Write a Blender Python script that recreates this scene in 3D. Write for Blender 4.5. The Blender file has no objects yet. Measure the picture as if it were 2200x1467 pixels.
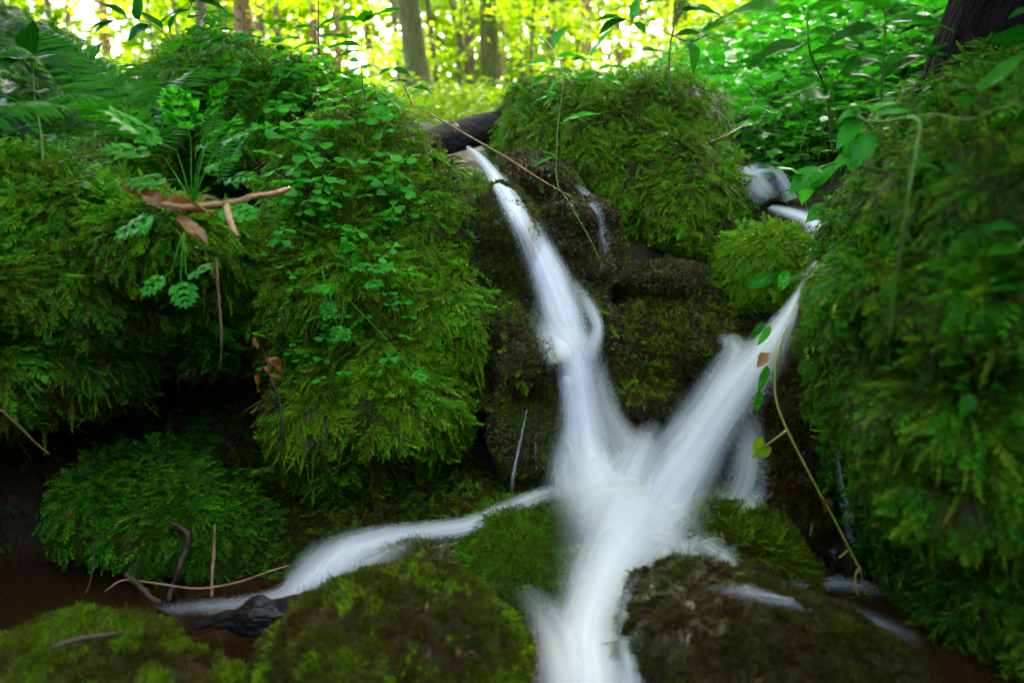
import bpy, bmesh, math, random
import numpy as np
from mathutils import Vector, Matrix

R = math.radians
rng = np.random.default_rng(7)
random.seed(7)
S = bpy.context.scene
C = S.collection

# ------------------------------------------------------------------ camera
FPX = 1467.0                      # focal length in photo pixels (24 mm on 36 mm, 2200 wide)
PITCH = R(9.0)
CAM = np.array([0.0, 0.0, 0.55])
cp, sp = math.cos(PITCH), math.sin(PITCH)
FWD = np.array([0, cp, -sp]); UPV = np.array([0, sp, cp]); RGT = np.array([1.0, 0, 0])


def at(px, py, d):
    return CAM + RGT * ((px - 1100) / FPX * d) + UPV * (-(py - 733.5) / FPX * d) + FWD * d


def project(P):
    q = P - CAM
    d = q @ FWD
    dd = np.maximum(d, 1e-3)
    return 1100 + (q @ RGT) / dd * FPX, 733.5 - (q @ UPV) / dd * FPX, d


cam_d = bpy.data.cameras.new('camera')
cam = bpy.data.objects.new('camera', cam_d)
C.objects.link(cam)
cam.location = CAM
cam.rotation_euler = (R(90) - PITCH, 0, 0)
cam_d.lens = 24; cam_d.sensor_width = 36
cam_d.clip_start = 0.01; cam_d.clip_end = 600
cam_d.dof.use_dof = True
cam_d.dof.focus_distance = 1.12
cam_d.dof.aperture_fstop = 3.4
S.camera = cam

# ------------------------------------------------------------------ noise
def _hash(ix, iy, iz, seed):
    h = (ix.astype(np.int64) * 374761393 + iy.astype(np.int64) * 668265263 + iz.astype(np.int64) * 2147483647 + seed * 974634277)
    h = (h ^ (h >> 13)) * 1274126177
    h = h & 0x7fffffffffff
    h = (h ^ (h >> 16))
    return (h & 0xffff) / 65535.0


def vnoise(P, seed=0):
    i = np.floor(P); f = P - i
    f = f * f * (3 - 2 * f)
    ix, iy, iz = i[:, 0], i[:, 1], i[:, 2]
    r = 0
    for a in (0, 1):
        for b in (0, 1):
            for c in (0, 1):
                w = (f[:, 0] if a else 1 - f[:, 0]) * (f[:, 1] if b else 1 - f[:, 1]) * (f[:, 2] if c else 1 - f[:, 2])
                r = r + w * _hash(ix + a, iy + b, iz + c, seed)
    return r * 2 - 1


def fbm(P, seed=0, oct=4):
    r = 0; a = 1.0; t = 0
    for o in range(oct):
        r = r + a * vnoise(P * (2 ** o) + o * 17.3, seed + o); t += a; a *= .5
    return r / t


def unit(v):
    return v / np.maximum(np.linalg.norm(v, axis=-1, keepdims=True), 1e-9)


def ss(e0, e1, x):
    t = np.clip((x - e0) / (e1 - e0), 0, 1)
    return t * t * (3 - 2 * t)

# ------------------------------------------------------------------ meshes and tags
def tag(o, label=None, cat=None, group=None, kind=None):
    if label: o['label'] = label
    if cat: o['category'] = cat
    if group: o['group'] = group
    if kind: o['kind'] = kind
    return o


def empty(name, loc, label=None, cat=None, group=None):
    o = bpy.data.objects.new(name, None)
    C.objects.link(o)
    o.location = tuple(loc); o.empty_display_size = .02
    return tag(o, label, cat, group)


def mesh_data(name, V, faces, attrs=None, smooth=True, uv=None):
    """faces: list of (n,k) int arrays"""
    me = bpy.data.meshes.new(name)
    faces = [np.asarray(f, dtype=np.int32) for f in faces if len(f)]
    me.vertices.add(len(V))
    me.vertices.foreach_set('co', np.ascontiguousarray(V, dtype=np.float32).ravel())
    loops = np.concatenate([f.ravel() for f in faces])
    sizes = np.concatenate([np.full(len(f), f.shape[1], dtype=np.int32) for f in faces])
    starts = np.concatenate([[0], np.cumsum(sizes)[:-1]]).astype(np.int32)
    me.loops.add(len(loops)); me.loops.foreach_set('vertex_index', loops)
    me.polygons.add(len(sizes))
    me.polygons.foreach_set('loop_start', starts)
    me.polygons.foreach_set('loop_total', sizes)
    me.polygons.foreach_set('use_smooth', np.full(len(sizes), smooth, dtype=bool))
    if attrs:
        for k, a in attrs.items():
            at_ = me.attributes.new(k, 'FLOAT', 'POINT')
            at_.data.foreach_set('value', np.ascontiguousarray(a, dtype=np.float32))
    if uv is not None:
        l = me.uv_layers.new(name='UVMap')
        l.data.foreach_set('uv', np.ascontiguousarray(uv[loops], dtype=np.float32).ravel())
    me.update(calc_edges=True)
    me.validate()
    return me


def mk(name, V, faces, mat, parent=None, attrs=None, smooth=True, uv=None, base=None):
    """One mesh object; V in world space. Parts are stored relative to their root Empty."""
    V = np.asarray(V, dtype=float)
    if parent is not None:
        off = np.array(parent.location)
        q = parent.parent
        while q is not None:
            off = off + np.array(q.location); q = q.parent
    else:
        off = np.array(base) if base is not None else np.array([V[:, 0].mean(), V[:, 1].mean(), V[:, 2].min()])
    me = mesh_data(name, V - off, faces, attrs, smooth, uv)
    me.materials.append(mat)
    o = bpy.data.objects.new(name, me)
    C.objects.link(o)
    if parent is not None: o.parent = parent
    else: o.location = tuple(off)
    return o

# ------------------------------------------------------------------ materials
def nt(name):
    m = bpy.data.materials.new(name); m.use_nodes = True
    t = m.node_tree; t.nodes.clear()
    out = t.nodes.new('ShaderNodeOutputMaterial')
    return m, t, out


def N(t, typ, **kw):
    n = t.nodes.new(typ)
    for k, v in kw.items():
        if k.startswith('i_'):
            key = k[2:].replace('_', ' ')
            n.inputs[key].default_value = v
        else:
            setattr(n, k, v)
    return n


def ramp(t, fac, stops, interp='LINEAR'):
    n = t.nodes.new('ShaderNodeValToRGB'); n.color_ramp.interpolation = interp
    e = n.color_ramp.elements
    while len(e) < len(stops): e.new(.5)
    for el, (p, c) in zip(e, stops):
        el.position = p; el.color = (*c, 1) if len(c) == 3 else c
    t.links.new(fac, n.inputs[0])
    return n.outputs[0]


def mixc(t, fac, a, b, mode='MIX'):
    n = t.nodes.new('ShaderNodeMix'); n.data_type = 'RGBA'; n.blend_type = mode
    for sock, v in ((n.inputs[0], fac), (n.inputs[6], a), (n.inputs[7], b)):
        if isinstance(v, (int, float)): sock.default_value = v
        elif isinstance(v, tuple): sock.default_value = (*v, 1) if len(v) == 3 else v
        else: t.links.new(v, sock)
    return n.outputs[2]


def mth(t, op, a, b=None, clamp=False):
    n = t.nodes.new('ShaderNodeMath'); n.operation = op; n.use_clamp = clamp
    for s, v in zip(n.inputs, (a, b)):
        if v is None: continue
        if isinstance(v, (int, float)): s.default_value = v
        else: t.links.new(v, s)
    return n.outputs[0]


def attr(t, name):
    n = t.nodes.new('ShaderNodeAttribute'); n.attribute_name = name
    return n.outputs['Fac']


def noise(t, scale, detail=3, rough=.55, vec=None):
    n = t.nodes.new('ShaderNodeTexNoise')
    n.inputs['Scale'].default_value = scale; n.inputs['Detail'].default_value = detail; n.inputs['Roughness'].default_value = rough
    if vec is None:
        c = t.nodes.new('ShaderNodeTexCoord'); vec = c.outputs['Object']
    t.links.new(vec, n.inputs['Vector'])
    return n.outputs['Fac']


def leafy(t, out, col, rough=.5, spec=.35, trans=.4, tcol=None, normal=None):
    p = N(t, 'ShaderNodeBsdfPrincipled'); p.inputs['Roughness'].default_value = rough
    p.inputs['Specular IOR Level'].default_value = spec
    t.links.new(col, p.inputs['Base Color'])
    tr = N(t, 'ShaderNodeBsdfTranslucent')
    t.links.new(tcol if tcol is not None else col, tr.inputs['Color'])
    if normal is not None: t.links.new(normal, p.inputs['Normal'])
    mx = N(t, 'ShaderNodeMixShader'); mx.inputs[0].default_value = trans
    t.links.new(p.outputs[0], mx.inputs[1]); t.links.new(tr.outputs[0], mx.inputs[2])
    t.links.new(mx.outputs[0], out.inputs[0])


def moss_mat(name, dark, mid, tip, brown, brownness=.35, rough=.45, spec=.07, trans=.35, nscale=9):
    """dead stems below, living green above, paler growing tips; patches of brown; tone spread widened in place of light contrast"""
    m, t, out = nt(name)
    c1 = mixc(t, attr(t, 'rnd'), dark, mid)
    tt = ramp(t, attr(t, 't'), [(.25, (0, 0, 0)), (.95, (1, 1, 1))])
    c2 = mixc(t, mth(t, 'MULTIPLY', tt, .8), c1, tip)
    n = noise(t, nscale, 4)
    bf = ramp(t, n, [(.62 - brownness * .35, (0, 0, 0)), (.75 - brownness * .1, (1, 1, 1))])
    bf = mth(t, 'MULTIPLY', bf, mth(t, 'ADD', mth(t, 'MULTIPLY', attr(t, 'rnd'), -.5), .95))
    c3 = mixc(t, bf, c2, brown)
    leafy(t, out, c3, rough, spec, trans)
    return m


def leaf_mat(name, a, b, vein, rough=.42, spec=.4, trans=.5, tboost=(1.3, 1.25, .5)):
    m, t, out = nt(name)
    c = mixc(t, attr(t, 'rnd'), a, b)
    n = noise(t, 60, 2)
    c = mixc(t, mth(t, 'MULTIPLY', n, .35), c, tuple(x * .55 for x in a))
    uvn = N(t, 'ShaderNodeUVMap'); sx = N(t, 'ShaderNodeSeparateXYZ'); t.links.new(uvn.outputs[0], sx.inputs[0])
    u = mth(t, 'ABSOLUTE', sx.outputs[0]); v = sx.outputs[1]
    mid = mth(t, 'LESS_THAN', u, .06)
    s = mth(t, 'FRACT', mth(t, 'MULTIPLY', mth(t, 'SUBTRACT', v, mth(t, 'MULTIPLY', u, .22)), 7.0))
    side = mth(t, 'LESS_THAN', s, .13)
    vf = mth(t, 'MAXIMUM', mid, side)
    c = mixc(t, mth(t, 'MULTIPLY', vf, .45), c, vein)
    bump = N(t, 'ShaderNodeBump', i_Strength=.25, i_Distance=.002)
    t.links.new(mth(t, 'SUBTRACT', 1.0, vf), bump.inputs['Height'])
    tc = mixc(t, 1.0, c, tboost, 'MULTIPLY')
    leafy(t, out, c, rough, spec, trans, tc, bump.outputs[0])
    return m


def stone_mat(name, a, b, c_, rough=.35, scale=8, bump=.6, streak=False, spec=.5):
    m, t, out = nt(name)
    tc = N(t, 'ShaderNodeTexCoord')
    vec = tc.outputs['Object']
    if streak:
        mp = N(t, 'ShaderNodeMapping'); mp.inputs['Scale'].default_value = (1.6, 1.6, .45)
        t.links.new(vec, mp.inputs['Vector']); vec = mp.outputs[0]
    n1 = noise(t, scale, 6, .65, vec); n2 = noise(t, scale * 6, 4, .6, vec)
    c = ramp(t, n1, [(.3, a), (.5, b), (.72, c_)])
    c = mixc(t, .5, c, ramp(t, n2, [(.3, tuple(x * .4 for x in a)), (.7, c_)]))
    p = N(t, 'ShaderNodeBsdfPrincipled'); p.inputs['Specular IOR Level'].default_value = spec
    t.links.new(c, p.inputs['Base Color'])
    r = ramp(t, n2, [(.3, (rough * .6,) * 3), (.7, (min(1, rough * 1.8),) * 3)])
    t.links.new(r, p.inputs['Roughness'])
    b1 = N(t, 'ShaderNodeBump', i_Strength=bump, i_Distance=.02); t.links.new(n1, b1.inputs['Height'])
    b2 = N(t, 'ShaderNodeBump', i_Strength=bump, i_Distance=.006); t.links.new(n2, b2.inputs['Height'])
    t.links.new(b1.outputs[0], b2.inputs['Normal']); t.links.new(b2.outputs[0], p.inputs['Normal'])
    t.links.new(p.outputs[0], out.inputs[0])
    return m


def plain_mat(name, a, b, rough=.6, scale=40, spec=.3, bump=.4, dist=.004, stretch=None):
    m, t, out = nt(name)
    vec = None
    if stretch:
        tc = N(t, 'ShaderNodeTexCoord'); mp = N(t, 'ShaderNodeMapping'); mp.inputs['Scale'].default_value = stretch
        t.links.new(tc.outputs['Object'], mp.inputs['Vector']); vec = mp.outputs[0]
    n = noise(t, scale, 4, .6, vec)
    c = ramp(t, n, [(.3, a), (.7, b)])
    p = N(t, 'ShaderNodeBsdfPrincipled'); p.inputs['Roughness'].default_value = rough
    p.inputs['Specular IOR Level'].default_value = spec
    t.links.new(c, p.inputs['Base Color'])
    bp = N(t, 'ShaderNodeBump', i_Strength=bump, i_Distance=dist); t.links.new(n, bp.inputs['Height'])
    t.links.new(bp.outputs[0], p.inputs['Normal'])
    t.links.new(p.outputs[0], out.inputs[0])
    return m


def water_mat(name, col, density=1.0, streak=6.0, lo=.25, edge=.55):
    """silky falling water: foam white, thinning to clear at its edges and between the threads"""
    m, t, out = nt(name)
    uvn = N(t, 'ShaderNodeUVMap'); sx = N(t, 'ShaderNodeSeparateXYZ'); t.links.new(uvn.outputs[0], sx.inputs[0])
    u, v = sx.outputs[0], sx.outputs[1]
    au = mth(t, 'ABSOLUTE', u)
    cb = N(t, 'ShaderNodeCombineXYZ')
    t.links.new(mth(t, 'MULTIPLY', u, streak), cb.inputs[0]); t.links.new(mth(t, 'MULTIPLY', v, 2.2), cb.inputs[1])
    n1 = noise(t, 1.0, 2, .5, cb.outputs[0])
    cb2 = N(t, 'ShaderNodeCombineXYZ')
    t.links.new(mth(t, 'MULTIPLY', u, streak * .35), cb2.inputs[0]); t.links.new(mth(t, 'MULTIPLY', v, 5), cb2.inputs[1])
    n2 = noise(t, 1.0, 2, .5, cb2.outputs[0])
    # thick in the middle, thinning to nothing at the edges; the threads only show where it is thin
    e = mth(t, 'SUBTRACT', mth(t, 'ADD', 1.0, mth(t, 'MULTIPLY', mth(t, 'SUBTRACT', n2, .6), .5)), au)
    mr = N(t, 'ShaderNodeMapRange', interpolation_type='SMOOTHERSTEP')
    t.links.new(e, mr.inputs[0]); mr.inputs[1].default_value = 0; mr.inputs[2].default_value = edge
    mr2 = N(t, 'ShaderNodeMapRange', interpolation_type='SMOOTHSTEP')
    t.links.new(n1, mr2.inputs[0]); mr2.inputs[1].default_value = .15; mr2.inputs[2].default_value = .65
    mr2.inputs[3].default_value = lo; mr2.inputs[4].default_value = 1
    a = mth(t, 'MULTIPLY', mth(t, 'MULTIPLY', mr.outputs[0], mr2.outputs[0]), attr(t, 'dens'))
    a = mth(t, 'MULTIPLY', a, density, clamp=True)
    d = N(t, 'ShaderNodeBsdfDiffuse'); d.inputs['Color'].default_value = (*col, 1)
    tr = N(t, 'ShaderNodeBsdfTranslucent'); tr.inputs['Color'].default_value = (*col, 1)
    mx = N(t, 'ShaderNodeMixShader'); mx.inputs[0].default_value = .35
    t.links.new(d.outputs[0], mx.inputs[1]); t.links.new(tr.outputs[0], mx.inputs[2])
    tp = N(t, 'ShaderNodeBsdfTransparent')
    fin = N(t, 'ShaderNodeMixShader'); t.links.new(a, fin.inputs[0])
    t.links.new(tp.outputs[0], fin.inputs[1]); t.links.new(mx.outputs[0], fin.inputs[2])
    t.links.new(fin.outputs[0], out.inputs[0])
    return m


M = {}
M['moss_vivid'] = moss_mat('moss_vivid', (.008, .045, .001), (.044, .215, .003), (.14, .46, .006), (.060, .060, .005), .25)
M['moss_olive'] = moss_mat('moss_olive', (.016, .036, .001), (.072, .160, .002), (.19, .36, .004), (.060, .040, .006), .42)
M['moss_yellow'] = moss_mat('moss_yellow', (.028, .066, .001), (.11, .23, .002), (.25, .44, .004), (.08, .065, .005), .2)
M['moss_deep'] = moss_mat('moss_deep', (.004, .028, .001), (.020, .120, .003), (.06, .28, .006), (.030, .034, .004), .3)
M['moss_wet'] = moss_mat('moss_wet', (.022, .018, .006), (.078, .072, .020), (.17, .17, .042), (.055, .034, .012), .5, .28, .55, .15, 14)
M['moss_carpet'] = moss_mat('moss_carpet', (.005, .009, .001), (.028, .040, .002), (.10, .14, .003), (.036, .018, .004), .45, .5, .08, .3, 16)
M['moss_brown'] = moss_mat('moss_brown', (.007, .005, .002), (.026, .020, .005), (.062, .058, .008), (.070, .026, .007), .6, .45, .12, .25, 18)
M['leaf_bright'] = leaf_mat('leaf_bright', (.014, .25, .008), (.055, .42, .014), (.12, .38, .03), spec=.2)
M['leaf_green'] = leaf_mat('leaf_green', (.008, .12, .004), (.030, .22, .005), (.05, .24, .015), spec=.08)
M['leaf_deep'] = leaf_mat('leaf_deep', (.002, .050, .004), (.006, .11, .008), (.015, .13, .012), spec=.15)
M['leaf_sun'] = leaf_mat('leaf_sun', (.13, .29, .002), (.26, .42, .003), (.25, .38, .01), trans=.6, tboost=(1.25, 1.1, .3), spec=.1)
M['leaf_dead'] = leaf_mat('leaf_dead', (.20, .085, .016), (.42, .20, .045), (.14, .06, .02), trans=.25, tboost=(1.2, .9, .6))
M['leaf_orange'] = leaf_mat('leaf_orange', (.24, .075, .010), (.34, .13, .018), (.16, .05, .01), trans=.3, tboost=(1.2, .9, .6))
M['litter'] = leaf_mat('litter', (.09, .030, .007), (.26, .095, .020), (.08, .03, .01), trans=.2, tboost=(1.2, .9, .6), spec=.3)
M['stem_green'] = plain_mat('stem_green', (.06, .15, .012), (.11, .22, .02), .5, 60)
M['stem_yellow'] = plain_mat('stem_yellow', (.18, .20, .015), (.26, .27, .03), .45, 60)
M['wet_wood'] = plain_mat('wet_wood', (.004, .003, .002), (.024, .017, .011), .5, 22, .35, 1, .02, (.6, 2.5, 2.5))
M['twig'] = plain_mat('twig', (.16, .080, .030), (.36, .20, .085), .6, 70)
M['twig_dark'] = plain_mat('twig_dark', (.030, .018, .010), (.085, .045, .022), .5, 70)
M['stone_moss'] = stone_mat('stone_moss', (.006, .010, .002), (.014, .022, .004), (.030, .036, .008), .5)
M['stone_wet'] = stone_mat('stone_wet', (.012, .009, .005), (.040, .031, .015), (.095, .078, .040), .34, 14, .8, True, .32)
M['soil'] = stone_mat('soil', (.006, .005, .003), (.022, .016, .008), (.05, .036, .016), .8, 7, spec=.15)
M['bark'] = plain_mat('bark', (.045, .032, .014), (.13, .095, .045), .85, 14, .15, .9, .03, (3, 3, .6))
M['bark_green'] = plain_mat('bark_green', (.040, .048, .009), (.12, .115, .028), .85, 14, .15, .9, .03, (3, 3, .6))
M['bark_warm'] = plain_mat('bark_warm', (.11, .050, .018), (.25, .125, .055), .85, 14, .15, .9, .03, (3, 3, .6))
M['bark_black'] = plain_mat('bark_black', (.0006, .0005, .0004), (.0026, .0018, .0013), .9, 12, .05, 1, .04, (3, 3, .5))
M['log'] = plain_mat('log', (.006, .004, .0025), (.036, .026, .016), .8, 16, .3, 1, .02, (.5, 3, 3))
M['water_white'] = water_mat('water_white', (.91, .90, .87), 1.0, 3.2, .55, 1.05)
M['water_veil'] = water_mat('water_veil', (.82, .84, .87), .7, 4, .3, 1.1)
M['water_cream'] = water_mat('water_cream', (.89, .875, .82), 1.0, 3, .55, 1.1)
M['mushroom'] = plain_mat('mushroom', (.32, .14, .05), (.42, .22, .09), .5, 50)
# dark stream water
m, t, out = nt('pool_water')
p = N(t, 'ShaderNodeBsdfPrincipled'); p.inputs['Base Color'].default_value = (.030, .012, .004, 1)
p.inputs['Roughness'].default_value = .06; p.inputs['Specular IOR Level'].default_value = .5
b = N(t, 'ShaderNodeBump', i_Strength=.12, i_Distance=.01); t.links.new(noise(t, 9, 2), b.inputs['Height'])
t.links.new(b.outputs[0], p.inputs['Normal']); t.links.new(p.outputs[0], out.inputs[0])
M['pool'] = m

# ------------------------------------------------------------------ terrain
_by = np.array([-60, -8, 0, 1.0, 1.18, 1.45, 2, 3, 5, 7, 12, 30, 120, 300.])
_bz = np.array([-3, -.9, -.25, -.12, .0, .52, .66, .90, 1.28, 1.62, 2.0, 2.6, 4, 6.])


def H(x, y):
    x = np.asarray(x, float); y = np.asarray(y, float)
    z = np.interp(y, _by, _bz)
    far = 1 - ss(5, 14, y) * .75
    near = ss(-6, 1.6, y) * .75 + .25
    r = np.maximum(x - .45, 0); l = np.maximum(-.6 - x, 0)
    rr = .50 * np.minimum(r, 1.2) + .95 * np.clip(r - 1.2, 0, 5) + .1 * np.maximum(r - 6.2, 0)  # steep outer sides shaped to block side sky, likewise on the left
    ll = .15 * np.minimum(l, 1.2) + .62 * np.clip(l - 1.2, 0, 5) * (1 - ss(2.4, 5, y) * .8) + .1 * np.maximum(l - 6.2, 0)
    z = z + (rr + ll * (1 - ss(3, 8, y) * .6)) * far * near
    P = np.stack([x, y, x * 0], -1).reshape(-1, 3)
    n = fbm(P * 1.7, 3, 3).reshape(x.shape) * .07 + fbm(P * .25, 5, 2).reshape(x.shape) * .25 * ss(4, 12, np.hypot(x, y))
    z = z + 2.9 * ss(-1.3, -3.8, y)  # unseen bank behind the camera, added to cut low frontal sky light
    return z + n


def axis_pts(lo, hi, fine_lo, fine_hi, step):
    f = np.arange(fine_lo, fine_hi, step)
    a = [fine_lo]; s = step
    while a[-1] > lo: s *= 1.25; a.append(a[-1] - s)
    b = [f[-1]]; s = step
    while b[-1] < hi: s *= 1.25; b.append(b[-1] + s)
    return np.array(a[:0:-1] + list(f) + b[1:])


gx = axis_pts(-150, 150, -3.5, 3.5, .05); gy = axis_pts(-40, 280, -.5, 8, .05)
GX, GY = np.meshgrid(gx, gy)
GZ = H(GX, GY)
nx, ny = len(gx), len(gy)
V = np.stack([GX, GY, GZ], -1).reshape(-1, 3)
i = np.arange((ny - 1) * nx).reshape(ny - 1, nx)[:, :-1].ravel()
g = mk('ground', V, [np.stack([i, i + 1, i + nx + 1, i + nx], -1)], M['soil'], base=(0, 0, 0))
tag(g, 'dark forest floor of the ravine under moss and leaves', kind='structure')

# ------------------------------------------------------------------ boulders
_ICO = {}


def ico(sub):
    if sub not in _ICO:
        bm = bmesh.new(); bmesh.ops.create_icosphere(bm, subdivisions=sub, radius=1)
        v = np.array([x.co[:] for x in bm.verts]); f = np.array([[q.index for q in x.verts] for x in bm.faces]); bm.free()
        _ICO[sub] = (unit(v), f)
    return _ICO[sub]


def E(px, py, d, rx, ry, rd):
    """an ellipsoid whose front stands at depth d; rx, ry in photo pixels, rd in metres"""
    c = at(px, py, d + rd)
    s = (d + rd * .45) / FPX
    return c, np.array([rx * s, rd, ry * s])


def blob(ells, sub=6, amp=.10, freq=3.0, seed=0, k=.05, rough=.8):
    dirs, F = ico(sub)
    cs = np.array([e[0] for e in ells]); rs = np.array([e[1] for e in ells])
    w = rs.prod(1) ** (1 / 3)
    o = (cs * w[:, None]).sum(0) / w.sum() if len(ells) > 1 else cs[0]

    def sdf(P):
        acc = 0
        for c, r in zip(cs, rs):
            q = P - c
            k0 = np.linalg.norm(q / r, axis=1); k1 = np.linalg.norm(q / (r * r), axis=1)
            dd = k0 * (k0 - 1) / np.maximum(k1, 1e-6)
            acc = acc + np.exp(-np.clip(dd / k, -40, 40))
        return -k * np.log(acc)
    rmax = (np.linalg.norm(cs - o, axis=1) + rs.max(1)).max() * 1.2
    t = np.full(len(dirs), rmax); found = np.zeros(len(dirs), bool); lo = np.zeros(len(dirs)); hi = t.copy()
    for s in np.linspace(rmax, rmax * .02, 64):
        inside = (sdf(o + dirs * s) < 0) & ~found
        lo[inside] = s; found |= inside
        hi[~found] = s
    for _ in range(12):
        mid = (lo + hi) / 2; ins = sdf(o + dirs * mid[:, None]) < 0
        lo = np.where(ins, mid, lo); hi = np.where(ins, hi, mid)
    r = lo
    P = o + dirs * r[:, None]
    sz = np.median(r)
    r = r + sz * amp * fbm(P * freq / sz * .35 + seed * 3.1, seed, 5) * 1.6
    r = r + sz * amp * rough * fbm(P * freq / sz * 1.6 + 9, seed + 9, 3)
    return o + dirs * r[:, None], F


def tri_info(V, F):
    a, b, c = V[F[:, 0]], V[F[:, 1]], V[F[:, 2]]
    n = np.cross(b - a, c - a); ar = np.linalg.norm(n, axis=1) * .5
    return (a + b + c) / 3, unit(n), ar


def sample(V, F, per_kpx, margin=220, back=-.35, top=0.0, keep=None, cap=40000):
    ctr, n, ar = tri_info(V, F)
    px, py, d = project(ctr)
    view = unit(CAM - ctr); nv = (n * view).sum(1)
    w = ar * (FPX / np.maximum(d, .25)) ** 2 * np.clip(nv * .7 + .4, 0.12, 1)
    w = w * ss(back, back + .3, nv)
    ok = (px > -margin) & (px < 2200 + margin) & (py > -margin) & (py < 1467 + margin) & (d > .12)
    w = w * ok * (1 + top * np.clip(n[:, 2], 0, 1))
    if keep is not None: w = w * keep(ctr, n, px, py)
    cnt = int(min(cap, w.sum() / 1000 * per_kpx))
    if cnt < 3: return None
    idx = rng.choice(len(F), cnt, p=w / w.sum())
    r1 = np.sqrt(rng.random(cnt)); r2 = rng.random(cnt)
    a, b, c = V[F[idx, 0]], V[F[idx, 1]], V[F[idx, 2]]
    P = a * (1 - r1)[:, None] + b * (r1 * (1 - r2))[:, None] + c * (r1 * r2)[:, None]
    return P, n[idx]

# ---- moss shoots: templates in (x side, y along, z up), unit length
def kite(V, F, T, p, dirv, nrm, L, wd, t0, t1):
    s = np.cross(dirv, nrm); s = s / (np.linalg.norm(s) + 1e-9)
    b = len(V)
    V += [p, p + dirv * L * .45 + s * wd, p + dirv * L, p + dirv * L * .45 - s * wd]
    F += [[b, b + 1, b + 2, b + 3]]
    T += [t0, (t0 + t1) / 2, t1, (t0 + t1) / 2]


def frond_template(seed, pairs=9, droop=.45, wide=.30, wd=.020, lift=.0):
    r = np.random.default_rng(seed)
    V, F, T = [], [], []
    yaw = r.uniform(-.25, .25)

    def stem(t):
        return np.array([yaw * t * t * .6, t * (1 - .12 * t), lift * t - droop * t * t])
    ts = np.linspace(0, 1, 6)
    pr = None
    for t in ts:
        p = stem(t); w = .016 * (1 - .7 * t)
        b = len(V)
        V += [p + [w, 0, 0], p - [w, 0, 0]]; T += [t, t]
        if pr is not None: F.append([pr, pr + 1, b + 1, b])
        pr = b
    for q in range(pairs):
        t = .12 + .86 * (q + .3) / pairs
        tg = stem(min(t + .02, 1.02)) - stem(t); tg /= np.linalg.norm(tg)
        for s in (-1, 1):
            tt = min(1, t + r.uniform(-.03, .03))
            L = wide * (math.sin(math.pi * min(1, tt * .8 + .18)) ** .8) * r.uniform(.65, 1.15)
            an = R(r.uniform(38, 62)) * (1 - .35 * tt)
            dv = tg * math.cos(an) + np.array([s, 0, 0]) * math.sin(an) + np.array([0, 0, r.uniform(-.28, .12)])
            dv /= np.linalg.norm(dv)
            kite(V, F, T, stem(tt), dv, np.array([r.uniform(-.3, .3), r.uniform(-.3, .3), 1.]), L, wd * r.uniform(.8, 1.3), tt * .7, min(1, tt * .7 + .45))
    return np.array(V), np.array(F), np.array(T)


def tuft_template(seed, n=7, spread=.8, wd=.09):
    r = np.random.default_rng(seed); V, F, T = [], [], []
    for q in range(n):
        a = q / n * 6.283 + r.uniform(-.4, .4); s = r.uniform(.25, 1) * spread
        dv = np.array([math.cos(a) * s, math.sin(a) * s, 1.0]); dv /= np.linalg.norm(dv)
        kite(V, F, T, np.zeros(3), dv, np.array([math.cos(a), math.sin(a), .2]) * -1, r.uniform(.6, 1.1), wd, .1, 1)
    V = np.array(V)[:, [0, 2, 1]]                  # along +y
    return V, np.array(F), np.array(T)


def strand_template(seed, n=3, droop=.5):
    r = np.random.default_rng(seed); V, F, T = [], [], []
    for q in range(n):
        x0 = r.uniform(-.12, .12); bend = r.uniform(-.2, .2); L = r.uniform(.6, 1.1); pr = None
        for t in np.linspace(0, 1, 4):
            p = np.array([x0 + bend * t * t, t * L, r.uniform(-.02, .02) - droop * t * t * L + .05])
            w = .022 * (1 - .8 * t); b = len(V)
            V += [p + [w, 0, 0], p - [w, 0, 0]]; T += [t, t]
            if pr is not None: F.append([pr, pr + 1, b + 1, b])
            pr = b
    return np.array(V), np.array(F), np.array(T)


TPL = {
    'frond': [frond_template(s, 8, .5, .33, .027) for s in range(6)],
    'feather': [frond_template(s + 20, 10, .4, .24, .022) for s in range(6)],
    'claw': [frond_template(s + 40, 6, .6, .36, .042) for s in range(6)],
    'string': [frond_template(s + 60, 13, .22, .085, .012) for s in range(5)],
    'tuft': [tuft_template(s, 7) for s in range(4)],
    'strand': [strand_template(s, 3) for s in range(5)],
}


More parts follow.
